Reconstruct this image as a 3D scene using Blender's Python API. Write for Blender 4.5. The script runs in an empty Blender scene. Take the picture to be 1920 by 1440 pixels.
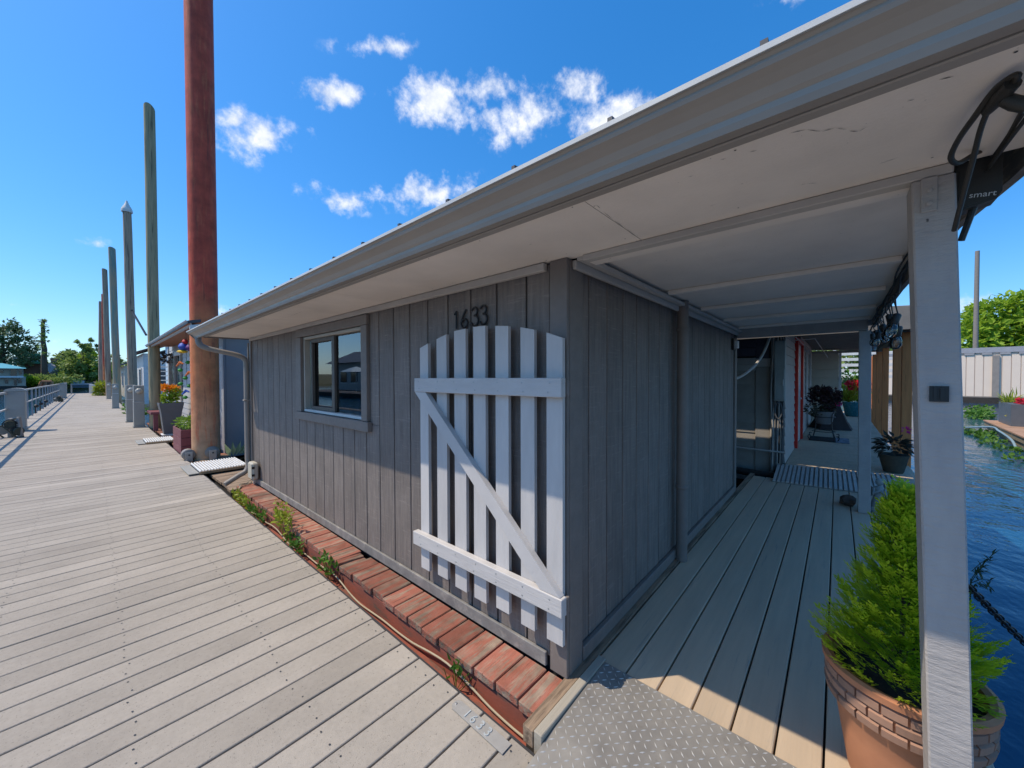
import bpy, bmesh, math, random
from mathutils import Vector, Matrix, Euler
rnd = random.Random(11)
sc = bpy.context.scene
COL = sc.collection
rad = math.radians
# ------------------------------------------------------------------ camera
H = 1.5
YAW, PIT, ROL, F = rad(48.67), rad(-1.0), rad(0.16), 694.0
def _m3(a): return Matrix(a)
_R = _m3(((math.cos(ROL), 0, math.sin(ROL)), (0, 1, 0), (-math.sin(ROL), 0, math.cos(ROL))))
_P = _m3(((1, 0, 0), (0, math.cos(PIT), -math.sin(PIT)), (0, math.sin(PIT), math.cos(PIT))))
_W = _m3(((math.cos(YAW), math.sin(YAW), 0), (-math.sin(YAW), math.cos(YAW), 0), (0, 0, 1)))
CM = _W @ _P @ _R
def ray(u, v):
    return (CM @ Vector(((u - 960) / F, 1, -(v - 720) / F))).normalized()
# measured points of the place: where a sight line meets a plane at a known height / distance
def gz(u, v, z=0.0):
    d = ray(u, v); return Vector((0, 0, H)) + d * ((z - H) / d.z)
def gx(u, v, x):
    d = ray(u, v); return Vector((0, 0, H)) + d * (x / d.x)
def gy(u, v, y):
    d = ray(u, v); return Vector((0, 0, H)) + d * (y / d.y)
def gd(u, v, dist):
    d = ray(u, v); return Vector((0, 0, H)) + d * (dist / math.hypot(d.x, d.y))
cd = bpy.data.cameras.new('camera'); cam = bpy.data.objects.new('camera', cd); COL.objects.link(cam)
rt, fw, up = CM @ Vector((1, 0, 0)), CM @ Vector((0, 1, 0)), CM @ Vector((0, 0, 1))
cam.matrix_world = Matrix(((rt.x, up.x, -fw.x, 0), (rt.y, up.y, -fw.y, 0), (rt.z, up.z, -fw.z, H), (0, 0, 0, 1)))
cd.sensor_width = 36; cd.sensor_fit = 'HORIZONTAL'; cd.lens = 36 * F / 1920
cd.clip_start = 0.02; cd.clip_end = 3000
sc.camera = cam
# ------------------------------------------------------------------ sun, sky, exposure
SUN = Vector((-1, 0.90, 2.05)).normalized()          # towards the sun
sl = bpy.data.lights.new('sun', 'SUN'); sl.energy = 2.0; sl.angle = rad(0.5); sl.color = (1, .89, .73)
so = bpy.data.objects.new('sun', sl); COL.objects.link(so)
so.rotation_euler = SUN.to_track_quat('Z', 'Y').to_euler()
sc.view_settings.view_transform = 'Standard'; sc.view_settings.look = 'None'
sc.view_settings.exposure = 1.1; sc.view_settings.gamma = 1.0
wd = bpy.data.worlds.new('World'); sc.world = wd; wd.use_nodes = True
def build_world():
    nt = wd.node_tree; N = nt.nodes; L = nt.links; N.clear()
    def nd(t, **k):
        n = N.new(t)
        for a, b in k.items(): setattr(n, a, b)
        return n
    def mth(op, a, b=None, c=None, clamp=False):
        n = nd('ShaderNodeMath', operation=op, use_clamp=clamp)
        for i, x in enumerate((a, b, c)):
            if x is None: continue
            if isinstance(x, (int, float)): n.inputs[i].default_value = x
            else: L.new(x, n.inputs[i])
        return n.outputs[0]
    out = nd('ShaderNodeOutputWorld'); bg = nd('ShaderNodeBackground'); bg.inputs['Strength'].default_value = 0.15
    sky = nd('ShaderNodeTexSky', sky_type='NISHITA', sun_disc=False)
    sky.sun_elevation = math.asin(SUN.z); sky.sun_rotation = math.atan2(SUN.x, SUN.y)
    sky.air_density = 1.0; sky.dust_density = 0.7; sky.ozone_density = 1.0; sky.altitude = 50
    hs = nd('ShaderNodeHueSaturation'); hs.inputs['Saturation'].default_value = 1.31; hs.inputs['Value'].default_value = 0.93
    hs.inputs['Hue'].default_value = 0.5
    tn = nd('ShaderNodeMix', data_type='RGBA', blend_type='MULTIPLY'); tn.inputs['Factor'].default_value = 1; tn.inputs['B'].default_value = (.63, .79, 1.0, 1)
    gm = nd('ShaderNodeGamma'); gm.inputs['Gamma'].default_value = .78; L.new(sky.outputs[0], gm.inputs['Color']); L.new(gm.outputs[0], tn.inputs['A']); L.new(tn.outputs['Result'], hs.inputs['Color'])
    geo = nd('ShaderNodeNewGeometry'); inv = nd('ShaderNodeVectorMath', operation='SCALE'); inv.inputs['Scale'].default_value = -1
    L.new(geo.outputs['Incoming'], inv.inputs[0])
    sp = nd('ShaderNodeSeparateXYZ'); L.new(inv.outputs[0], sp.inputs[0])
    # the same cloud field comes round three times over the whole sky
    az = mth('ARCTAN2', sp.outputs[0], sp.outputs[1])
    a0 = YAW
    azm = mth('SUBTRACT', az, a0 - rad(60) - 4 * math.pi)
    azm = mth('MODULO', azm, rad(120)); azm = mth('ADD', azm, a0 - rad(60))
    hx = mth('SQRT', mth('SUBTRACT', 1.0, mth('MULTIPLY', sp.outputs[2], sp.outputs[2]), clamp=True))
    cb = nd('ShaderNodeCombineXYZ')
    L.new(mth('MULTIPLY', mth('SINE', azm), hx), cb.inputs[0]); L.new(mth('MULTIPLY', mth('COSINE', azm), hx), cb.inputs[1])
    L.new(sp.outputs[2], cb.inputs[2])
    D = cb.outputs[0]
    nz = nd('ShaderNodeTexNoise'); nz.inputs['Scale'].default_value = 7.5; nz.inputs['Detail'].default_value = 9; nz.inputs['Roughness'].default_value = .62
    L.new(inv.outputs[0], nz.inputs['Vector'])
    nz2 = nd('ShaderNodeTexNoise'); nz2.inputs['Scale'].default_value = 30; nz2.inputs['Detail'].default_value = 6; nz2.inputs['Roughness'].default_value = .6
    L.new(inv.outputs[0], nz2.inputs['Vector'])
    # (u, v, half width, half height, amount)
    clouds = [(640, 177, 75, 36, 1), (810, 190, 85, 62, 1.05), (920, 165, 80, 42, 1), (1010, 215, 120, 72, 1.05), (1085, 165, 65, 50, 1),
              (1170, 235, 130, 60, 1), (490, 255, 90, 52, .95), (440, 225, 50, 30, .8), (815, 365, 95, 44, 1.05), (648, 379, 50, 26, .95), (570, 358, 55, 26, .6),
              (725, 88, 85, 24, .85), (385, 580, 45, 16, .5), (185, 456, 40, 12, .5), (25, 571, 40, 12, .6), (1840, 568, 60, 26, .9), (1500, 560, 160, 40, .8), (110, 640, 130, 20, .42), (600, 200, 20, 10, .6),
              (1350, 250, 110, 60, .9), (1600, 320, 130, 50, .9), (250, -80, 120, 50, .9), (1000, -150, 160, 60, 1), (1500, -60, 150, 70, 1)]
    acc = None
    for (u, v, ru, rv, am) in clouds:
        c = ray(u, v); ru *= 1.22; rv *= 1.22
        ax = (ray(u + ru, v) - c); bx_ = (ray(u, v - rv) - c); sa_, sb_ = ax.length, bx_.length
        ax.normalize(); n_ = c.normalized(); ax = (ax - n_ * ax.dot(n_)).normalized(); by = n_.cross(ax)
        if by.dot(bx_) < 0: ax, by = -ax, -by
        mp = nd('ShaderNodeMapping', vector_type='TEXTURE'); L.new(D, mp.inputs['Vector'])
        mp.inputs['Location'].default_value = c; mp.inputs['Rotation'].default_value = Matrix((ax, by, ax.cross(by))).transposed().to_euler(); mp.inputs['Scale'].default_value = (sa_, sb_, 1.0)
        ln = nd('ShaderNodeVectorMath', operation='LENGTH'); L.new(mp.outputs[0], ln.inputs[0])
        m = mth('MULTIPLY_ADD', ln.outputs['Value'], -am, am)
        acc = m if acc is None else mth('MAXIMUM', acc, m)
    sh_ = nd('ShaderNodeVectorMath', operation='ADD'); sh_.inputs[1].default_value = SUN * .022; L.new(inv.outputs[0], sh_.inputs[0])
    nz3 = nd('ShaderNodeTexNoise'); nz3.inputs['Scale'].default_value = 7.5; nz3.inputs['Detail'].default_value = 6; nz3.inputs['Roughness'].default_value = .62
    L.new(sh_.outputs[0], nz3.inputs['Vector']); emb = mth('SUBTRACT', nz.outputs['Fac'], nz3.outputs['Fac'])
    f = mth('ADD', mth('MULTIPLY', mth('SUBTRACT', nz.outputs['Fac'], .5), 2.5), mth('MULTIPLY', mth('SUBTRACT', nz2.outputs['Fac'], .5), .75))
    d = mth('ADD', mth('SUBTRACT', acc, .24), f)
    mr = nd('ShaderNodeMapRange', interpolation_type='SMOOTHSTEP'); mr.inputs[1].default_value = 0.0; mr.inputs[2].default_value = .85
    mr.inputs[3].default_value = 0; mr.inputs[4].default_value = .92
    L.new(d, mr.inputs[0])
    gate = nd('ShaderNodeMapRange', interpolation_type='SMOOTHSTEP'); gate.inputs[1].default_value = -.28; gate.inputs[2].default_value = .12
    L.new(acc, gate.inputs[0])
    dens = mth('MULTIPLY', mr.outputs[0], gate.outputs[0])
    # cloud body: brighter on top, greyer below
    sh = nd('ShaderNodeMapRange'); sh.inputs[1].default_value = -.10; sh.inputs[2].default_value = .10; sh.inputs[3].default_value = .25; sh.inputs[4].default_value = 1.0
    L.new(emb, sh.inputs[0])
    ccol = nd('ShaderNodeMix', data_type='RGBA'); ccol.inputs['A'].default_value = (1.9, 2.2, 2.75, 1); ccol.inputs['B'].default_value = (3.7, 3.7, 3.8, 1)
    L.new(sh.outputs[0], ccol.inputs['Factor'])
    mx = nd('ShaderNodeMix', data_type='RGBA'); L.new(dens, mx.inputs['Factor']); L.new(hs.outputs[0], mx.inputs['A']); L.new(ccol.outputs['Result'], mx.inputs['B'])
    L.new(mx.outputs['Result'], bg.inputs['Color']); L.new(bg.outputs[0], out.inputs[0])
build_world()
wd.cycles.sampling_method = 'MANUAL'; wd.cycles.sample_map_resolution = 512
sc.render.engine = 'CYCLES'
sc.cycles.max_bounces = 6; sc.cycles.diffuse_bounces = 4; sc.cycles.glossy_bounces = 4; sc.cycles.transmission_bounces = 6; sc.cycles.transparent_max_bounces = 8
sc.cycles.use_denoising = True
# ------------------------------------------------------------------ materials
MATS = {}
def mat(name, c1, c2=None, rough=.6, scale=6, st=(1, 1, 1), bump=0.0, bscale=None, bst=None, vary=0.0, metal=0.0, speck=None, sscale=300, sthr=.62,
        big=0.0, bigscale=.8, spec=.4, zramp=None, worn=None, wst=(1, 1, 1), wscale=6, wthr=.55, wsoft=.08, detail=6, trans=0.0, coat=0.0, lines=None):
    if name in MATS: return MATS[name]
    m = bpy.data.materials.new(name); m.use_nodes = True; nt = m.node_tree; N = nt.nodes; L = nt.links
    p = N['Principled BSDF']
    def nd(t, **k):
        n = N.new(t)
        for a, b in k.items(): setattr(n, a, b)
        return n
    geo = nd('ShaderNodeNewGeometry'); oi = nd('ShaderNodeObjectInfo')
    off = nd('ShaderNodeVectorMath', operation='SCALE'); off.inputs[0].default_value = (13.1, 7.7, 3.3); L.new(oi.outputs['Random'], off.inputs['Scale'])
    pos = nd('ShaderNodeVectorMath', operation='ADD'); L.new(geo.outputs['Position'], pos.inputs[0]); L.new(off.outputs[0], pos.inputs[1])
    def noise(sc_, stv, det=detail, ro=.6):
        mu = nd('ShaderNodeVectorMath', operation='MULTIPLY'); mu.inputs[1].default_value = stv; L.new(pos.outputs[0], mu.inputs[0])
        n = nd('ShaderNodeTexNoise'); n.inputs['Scale'].default_value = sc_; n.inputs['Detail'].default_value = det; n.inputs['Roughness'].default_value = ro
        L.new(mu.outputs[0], n.inputs['Vector']); return n.outputs['Fac']
    def mixc(fac, a, b, mode='MIX'):
        n = nd('ShaderNodeMix', data_type='RGBA', blend_type=mode)
        for nm, x in (('Factor', fac), ('A', a), ('B', b)):
            if isinstance(x, (int, float)): n.inputs[nm].default_value = x
            elif isinstance(x, tuple): n.inputs[nm].default_value = (*x, 1) if len(x) == 3 else x
            else: L.new(x, n.inputs[nm])
        return n.outputs['Result']
    def rng(x, a, b, c, d):
        n = nd('ShaderNodeMapRange'); n.inputs[1].default_value = a; n.inputs[2].default_value = b; n.inputs[3].default_value = c; n.inputs[4].default_value = d
        L.new(x, n.inputs[0]); return n.outputs[0]
    c2 = c2 or tuple(x * .82 for x in c1)
    col = mixc(rng(noise(scale, st), .3, .7, 0, 1), c1, c2)
    if zramp:                                            # stains that follow a height (tide marks, paint lines)
        sx = nd('ShaderNodeSeparateXYZ'); L.new(geo.outputs['Position'], sx.inputs[0])
        for (z0, z1, cc, am) in zramp:
            wob = noise(5, (1, 1, .25), 4)
            ad = nd('ShaderNodeMath', operation='ADD'); L.new(sx.outputs[2], ad.inputs[0])
            mm = nd('ShaderNodeMath', operation='MULTIPLY'); L.new(wob, mm.inputs[0]); mm.inputs[1].default_value = abs(z1 - z0) * .6; L.new(mm.outputs[0], ad.inputs[1])
            ff = rng(ad.outputs[0], z0, z1, am, 0)
            col = mixc(ff, col, cc)
    if worn:
        col = mixc(rng(noise(wscale, wst, 8, .65), wthr - wsoft, wthr + wsoft, 0, 1), col, worn)
    if speck:
        col = mixc(rng(noise(sscale, (1, 1, 1), 2), sthr, sthr + .06, 0, 1), col, speck)
    if lines:                                            # fine dark grain streaks
        lst, lsc, lcol = lines[:3]; lt_ = lines[3] if len(lines) > 3 else .60
        col = mixc(rng(noise(lsc, lst, 5, .7), lt_, lt_ + .10, 0, .85), col, lcol)
    if big:
        bb = rng(noise(bigscale, (1, 1, 1), 4), .3, .7, 1 - big, 1 + big)
        cbn = nd('ShaderNodeCombineColor'); [L.new(bb, cbn.inputs[i]) for i in range(3)]
        col = mixc(1.0, col, cbn.outputs[0], 'MULTIPLY')
    if vary:
        vv = rng(oi.outputs['Random'], 0, 1, 1 - vary, 1 + vary)
        cbn = nd('ShaderNodeCombineColor'); [L.new(vv, cbn.inputs[i]) for i in range(3)]
        col = mixc(1.0, col, cbn.outputs[0], 'MULTIPLY')
    L.new(col, p.inputs['Base Color'])
    p.inputs['Metallic'].default_value = metal
    p.inputs['Specular IOR Level'].default_value = spec
    p.inputs['Coat Weight'].default_value = coat
    L.new(rng(noise(scale * 2.3, st, 3), .3, .7, max(.02, rough - .08), min(1, rough + .08)), p.inputs['Roughness'])
    if bump:
        b = nd('ShaderNodeBump'); b.inputs['Strength'].default_value = min(1, bump); b.inputs['Distance'].default_value = .004 * max(1, bump)
        L.new(noise(bscale or scale * 4, bst or st, 6, .65), b.inputs['Height']); L.new(b.outputs[0], p.inputs['Normal'])
    if trans:
        tr = nd('ShaderNodeBsdfTranslucent'); L.new(col, tr.inputs[0]); ms = nd('ShaderNodeMixShader'); ms.inputs[0].default_value = trans
        o = N['Material Output']; L.new(p.outputs[0], ms.inputs[1]); L.new(tr.outputs[0], ms.inputs[2]); L.new(ms.outputs[0], o.inputs[0])
    MATS[name] = m
    return m
# composites / timber
M_DOCK = mat('dock_composite', (.395, .347, .29), (.35, .308, .258), rough=.85, scale=45, big=.13, bigscale=1.3, vary=.085, speck=(.23, .205, .175), sscale=120, sthr=.64, bump=.5, bscale=300, spec=.2)
M_DARKWOOD = mat('wet_timber', (.05, .042, .035), (.03, .028, .025), rough=.9, bump=.5)
M_RUBBER = mat('dark_rub_strip', (.045, .045, .05), rough=.6)
M_RED = mat('worn_red_paint', (.37, .135, .088), (.265, .10, .07), rough=.9, scale=9, vary=.28, worn=(.25, .185, .135), wst=(2.2, 16, 16), wscale=1.6, wthr=.53, wsoft=.06,
            bump=2.5, bscale=1.2, bst=(3, 30, 30), big=.32, bigscale=9, lines=((2.0, 30, 30), 1.2, (.055, .035, .028)), spec=.2)
M_REDFACE = mat('red_stringer', (.33, .085, .05), (.22, .075, .05), rough=.85, scale=4, worn=(.10, .08, .06), wst=(3, 1.2, 8), wscale=3, wthr=.60, bump=.6)
M_DECK = mat('grey_composite_deck', (.57, .435, .30), (.48, .37, .26), rough=.62, scale=1.3, st=(1, 14, 14), vary=.05, lines=((1.1, 22, 22), 1.5, (.34, .29, .235)), bump=.35, bscale=2, bst=(2, 60, 60), spec=.35, big=.07)
M_CEDAR = mat('cedar_stain', (.74, .27, .085), (.60, .20, .065), rough=.7, scale=2, st=(12, 12, 1), vary=.08, bump=.3, lines=((16, 16, 1), 1.6, (.2, .08, .03)))
M_STRIP = mat('weathered_strip', (.38, .27, .18), (.26, .18, .115), rough=.9, scale=2, st=(2, 30, 30), bump=.5, worn=(.13, .09, .06), wst=(1, 10, 10), wscale=3)
# house
WALLC = ((.225, .188, .163), (.152, .128, .113))
M_WALL = mat('dark_grey_siding', *WALLC, rough=.62, scale=1.2, st=(34, 34, 2.5), vary=.08, bump=2.2, bscale=1, bst=(34, 34, 5), big=.12, bigscale=4, worn=(.27, .23, .20), wst=(6, 6, 80), wscale=1.2, wthr=.64, wsoft=.08, spec=.35)
M_BACK = mat('siding_groove', (.03, .028, .027), rough=.8)
M_TRIM = mat('dark_grey_trim', (.21, .177, .155), (.175, .148, .13), rough=.55, scale=2, st=(6, 6, 6), bump=.3, bscale=60, vary=.05, spec=.4)
M_BASETRIM = mat('grey_base_trim', (.25, .235, .215), (.16, .15, .14), rough=.7, scale=5, st=(2, 2, 2), bump=.5, bscale=40, worn=(.34, .31, .27), wscale=9, wthr=.62)
M_SOFFIT = mat('soffit_grey', (.83, .74, .64), (.78, .695, .60), rough=.7, scale=3, bump=.25, bscale=60, big=.09, bigscale=1.6, speck=(.38, .34, .30), sscale=60, sthr=.73, lines=((22, 3.5, 22), 1.2, (.12, .105, .09), .70))
M_GUTTER = mat('gutter_grey', (.35, .31, .265), (.315, .28, .24), rough=.42, scale=4, big=.06, spec=.5)
M_GUTLIP = mat('gutter_lip', (.62, .60, .56), rough=.4)
M_ROOF = mat('dark_roof_metal', (.08, .08, .085), rough=.5)
M_SPOUT = mat('downspout_grey', (.30, .26, .22), (.24, .21, .18), rough=.5, scale=4, bump=.2)
M_GATE = mat('pale_grey_paint', (.55, .52, .495), (.485, .46, .44), rough=.6, scale=2.5, st=(8, 8, 1.5), vary=.06, bump=.45, bscale=2, bst=(40, 40, 5), worn=(.5, .46, .40), wst=(14, 14, 3), wscale=2.2, wthr=.74, spec=.35)
M_GATEH = mat('pale_grey_paint_rail', (.55, .52, .495), (.485, .46, .44), rough=.6, scale=2.5, st=(8, 2, 8), bump=.6, bscale=2, bst=(40, 4, 60), worn=(.5, .45, .38), wst=(14, 3, 14), wscale=2.4, wthr=.72, spec=.35)
M_POST = mat('blue_grey_post_paint', (.41, .375, .345), (.35, .32, .30), rough=.6, scale=3, st=(5, 5, 1.5), bump=1.6, bscale=2.4, bst=(5, 5, 22), big=.07, bigscale=3, speck=(.06, .06, .06), sscale=40, sthr=.765)
M_BLACK = mat('black_metal', (.018, .018, .018), rough=.45)
M_BLKPL = mat('black_plastic', (.035, .033, .028), rough=.5, bump=.3, bscale=300)
M_STEEL = mat('galvanised', (.45, .45, .44), (.36, .36, .36), rough=.4, metal=.6, scale=12)
M_WHITE = mat('white_vinyl', (.72, .70, .66), rough=.5)
M_TAN = mat('tan_vinyl', (.46, .41, .34), rough=.55)
M_BROWNV = mat('brown_sash', (.10, .085, .07), rough=.5)
M_PLATE = mat('tread_plate', (.32, .295, .26), (.26, .24, .215), rough=.5, metal=.3, scale=9, big=.12, bigscale=4, worn=(.22, .19, .16), wscale=14, wthr=.66)
M_TREAD = mat('tread_bar', (.56, .53, .48), rough=.4, metal=.3)  # paler than the plate: highlights on the bars put into the colour
M_ALU = mat('ribbed_aluminium', (.85, .83, .78), rough=.5)
M_BEIGE = mat('beige_box', (.50, .46, .37), (.44, .40, .32), rough=.55)
M_CABLE = mat('beige_cable', (.46, .38, .26), rough=.6)
M_CLOUDPL = mat('grey_cable', (.12, .12, .12), rough=.6)
# piles and fittings
M_RUST = mat('rusted_pile', (.58, .085, .042), (.45, .066, .036), rough=.62, scale=3, st=(6, 6, .7), bump=.3, bscale=40, worn=(.60, .14, .06), wst=(7, 7, 1), wscale=1.5, wthr=.6,
             zramp=[(2.6, 3.4, (.66, .22, .08), .95), (.5, 2.0, (.50, .32, .19), .95)], big=.25, bigscale=4, spec=.25, lines=((9, 9, .5), 1.4, (.16, .045, .03), .58))
M_PILE = mat('weathered_pile', (.46, .33, .22), (.28, .22, .165), rough=.92, scale=2, st=(12, 12, .6), bump=1.0, bscale=2, bst=(16, 16, .7), lines=((14, 14, .5), 1.2, (.07, .055, .045), .54))
M_PILEG = mat('green_stained_pile', (.48, .37, .21), (.28, .245, .145), rough=.92, scale=2, st=(12, 12, .6), bump=1.0, bscale=2, bst=(16, 16, .7), lines=((14, 14, .5), 1.2, (.08, .08, .05), .54))
M_PILET = mat('teal_stained_pile', (.27, .33, .27), (.16, .24, .20), rough=.92, scale=2, st=(12, 12, .6), bump=1.0, bscale=2, bst=(16, 16, .7), worn=(.44, .32, .20), wst=(6, 6, .6), wscale=1, wthr=.49)
M_GREYB = mat('utility_grey', (.36, .35, .31), (.32, .31, .28), rough=.55, scale=3, big=.06)
M_RAIL = mat('rail_paint', (.52, .49, .44), rough=.5)
M_RAILP = mat('rail_post_grey', (.30, .31, .32), rough=.5)
M_MAROON = mat('maroon_planter', (.21, .065, .075), (.17, .05, .06), rough=.55, scale=3)
M_SLATE = mat('slate_planter', (.115, .12, .13), (.095, .10, .11), rough=.5)
M_SOIL = mat('potting_soil', (.018, .014, .011), (.035, .028, .022), rough=.95, scale=60, bump=1, bscale=90)
M_TERRA = mat('terracotta', (.50, .215, .105), (.42, .17, .085), rough=.75, scale=6, big=.1, bigscale=5)
M_TERRAD = mat('terracotta_brick', (.36, .20, .13), (.28, .165, .115), rough=.8, scale=14, vary=.15)
M_LAP = mat('pale_lap_siding', (.50, .49, .47), (.46, .45, .43), rough=.6, scale=3, vary=.04)
M_LAPG = mat('grey_panel_siding', (.33, .32, .32), (.30, .29, .29), rough=.6, scale=3, big=.05)
M_BROWNSOF = mat('cedar_soffit', (.34, .15, .075), (.26, .11, .055), rough=.7, scale=2, st=(20, 2, 2))
M_BLUEW = mat('blue_wall', (.30, .42, .50), rough=.6)
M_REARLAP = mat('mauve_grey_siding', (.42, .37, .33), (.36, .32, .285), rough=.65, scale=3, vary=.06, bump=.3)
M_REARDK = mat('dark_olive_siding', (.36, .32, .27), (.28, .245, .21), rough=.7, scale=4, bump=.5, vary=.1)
M_NAVY = mat('navy_board', (.06, .06, .085), rough=.5)
M_REDDOOR = mat('red_door_frame', (.62, .02, .012), rough=.4)
M_CREAM = mat('cream_wall', (.60, .54, .42), (.55, .49, .385), rough=.7)
M_TAUPE = mat('taupe_panel', (.80, .65, .51), (.76, .62, .49), rough=.65, scale=2, vary=.03)
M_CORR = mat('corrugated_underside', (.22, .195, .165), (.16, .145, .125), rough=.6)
M_TARP = mat('dark_tarp', (.045, .032, .03), (.03, .022, .02), rough=.8, bump=.5)
M_STATUE = mat('weathered_stone', (.30, .31, .30), (.21, .23, .22), rough=.85, scale=20, bump=.5, bscale=60)
M_ROCK = mat('brown_rock', (.13, .085, .06), (.07, .05, .04), rough=.9, scale=10, bump=1, bscale=20)
M_TEAL = mat('teal_glaze', (.02, .17, .22), rough=.25, spec=.6)
M_MOSSPOT = mat('mossy_pot', (.07, .075, .055), (.045, .05, .04), rough=.85, scale=14)
M_GREYPOT = mat('grey_pot', (.20, .20, .20), rough=.6)
M_MAT = mat('black_doormat', (.02, .02, .02), rough=.95, bump=1, bscale=200)
M_MATW = mat('doormat_border', (.32, .36, .42), (.06, .06, .07), rough=.9, scale=18)
# foliage
def leafmat(n, a, b, tr=.35): return mat(n, a, b, rough=.5, scale=9, vary=0, trans=tr, spec=.3)
M_LIME = mat('lime_needles', (.66, .78, .04), (.27, .43, .02), rough=.5, scale=22, trans=.45, spec=.3)
M_GREEN = leafmat('fresh_leaf', (.13, .26, .03), (.07, .17, .025))
M_YGREEN = leafmat('yellow_green_leaf', (.38, .40, .04), (.20, .30, .03))
M_DKLEAF = leafmat('dark_leaf', (.05, .085, .03), (.028, .055, .022), .2)
M_TREE = leafmat('shore_leaf', (.30, .38, .10), (.17, .25, .06), .4)
M_TREEB = leafmat('bright_tree_leaf', (.38, .52, .04), (.20, .34, .03), .45)
M_CONIF = leafmat('conifer_leaf', (.17, .24, .10), (.10, .16, .07), .35)
M_PURPLE = leafmat('purple_leaf', (.09, .035, .05), (.06, .055, .04), .2)
M_COLEUS = leafmat('dark_coleus_leaf', (.10, .085, .055), (.05, .042, .032), .15)
M_FLY = leafmat('yellow_petal', (.85, .42, .02), (.9, .25, .02), .2)
M_FLR = leafmat('red_petal', (.75, .04, .06), (.6, .02, .05), .2)
M_FLP = leafmat('pink_petal', (.8, .05, .3), (.7, .04, .25), .2)
M_BARK = mat('bark', (.12, .085, .06), (.07, .05, .035), rough=.95, scale=3, st=(8, 8, 1), bump=1)
# glass
def glassmat(name, tint, ior):
    m = bpy.data.materials.new(name); m.use_nodes = True; N = m.node_tree.nodes; L = m.node_tree.links; N.remove(N['Principled BSDF'])
    t = N.new('ShaderNodeBsdfTransparent'); t.inputs[0].default_value = (*tint, 1); g = N.new('ShaderNodeBsdfGlossy'); g.inputs['Roughness'].default_value = .015
    fr = N.new('ShaderNodeFresnel'); fr.inputs[0].default_value = ior; mx = N.new('ShaderNodeMixShader')
    L.new(fr.outputs[0], mx.inputs[0]); L.new(t.outputs[0], mx.inputs[1]); L.new(g.outputs[0], mx.inputs[2]); L.new(mx.outputs[0], N['Material Output'].inputs[0])
    return m
M_GLASS = glassmat('window_glass', (.72, .8, .8), 2.7)
M_BULB = glassmat('bulb_glass', (.85, .85, .82), 1.7)
def watermat():
    m = bpy.data.materials.new('river_water'); m.use_nodes = True; N = m.node_tree.nodes; L = m.node_tree.links; p = N['Principled BSDF']
    p.inputs['Base Color'].default_value = (.008, .06, .13, 1); p.inputs['Roughness'].default_value = .045; p.inputs['IOR'].default_value = 1.333
    g = N.new('ShaderNodeNewGeometry'); mu = N.new('ShaderNodeVectorMath'); mu.operation = 'MULTIPLY'; mu.inputs[1].default_value = (1, 1.5, 1); L.new(g.outputs['Position'], mu.inputs[0])
    n1 = N.new('ShaderNodeTexNoise'); n1.inputs['Scale'].default_value = 1.7; n1.inputs['Detail'].default_value = 4; L.new(mu.outputs[0], n1.inputs['Vector'])
    n2 = N.new('ShaderNodeTexNoise'); n2.inputs['Scale'].default_value = 7; n2.inputs['Detail'].default_value = 3; L.new(mu.outputs[0], n2.inputs['Vector'])
    b1 = N.new('ShaderNodeBump'); b1.inputs['Strength'].default_value = .22; b1.inputs['Distance'].default_value = .12; L.new(n1.outputs['Fac'], b1.inputs['Height'])
    b2 = N.new('ShaderNodeBump'); b2.inputs['Strength'].default_value = .2; b2.inputs['Distance'].default_value = .03; L.new(n2.outputs['Fac'], b2.inputs['Height']); L.new(b1.outputs[0], b2.inputs['Normal'])
    L.new(b2.outputs[0], p.inputs['Normal']); return m
M_WATER = watermat()
# ------------------------------------------------------------------ mesh helpers
WL = {}
def link(name, me, m, parent=None, loc=(0, 0, 0), rot=None):
    o = bpy.data.objects.new(name, me); COL.objects.link(o)
    if m is not None and (len(me.materials) == 0): me.materials.append(m)
    elif m is not None and me.materials[0] != m:
        o.material_slots[0].link = 'OBJECT'; o.material_slots[0].material = m
    loc = Vector(loc); WL[o.name] = loc.copy()
    if parent is not None:
        o.parent = parent; loc = loc - WL[parent.name]
    o.location = loc
    if rot is not None: o.rotation_euler = rot
    return o
def tag(o, label=None, cat=None, group=None, kind=None):
    if label: o['label'] = label
    if cat: o['category'] = cat
    if group: o['group'] = group
    if kind: o['kind'] = kind
    return o
def thing(name, loc, label, cat, group=None):
    o = bpy.data.objects.new(name, None); COL.objects.link(o); o.location = loc; WL[o.name] = Vector(loc); o.empty_display_size = .1
    return tag(o, label, cat, group)
BOXC = {}
def box_me(sx, sy, sz, bev=.003):
    k = (round(sx, 4), round(sy, 4), round(sz, 4), round(bev, 4))
    if k in BOXC: return BOXC[k]
    bm = bmesh.new(); bmesh.ops.create_cube(bm, size=1)
    bmesh.ops.scale(bm, vec=(sx, sy, sz), verts=bm.verts)
    if bev > 0: bmesh.ops.bevel(bm, geom=bm.edges[:], offset=min(bev, min(sx, sy, sz) * .3), segments=1, affect='EDGES')
    me = bpy.data.meshes.new('box'); bm.to_mesh(me); bm.free(); BOXC[k] = me
    return me
def box(name, lo, hi, m, parent=None, bev=.003, rot=None):
    lo, hi = Vector(lo), Vector(hi); s = hi - lo
    me = box_me(abs(s.x), abs(s.y), abs(s.z), bev)
    if len(me.materials) and me.materials[0] != m: me = me.copy(); me.materials.clear()
    return link(name, me, m, parent, (lo + hi) / 2, rot)
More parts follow.
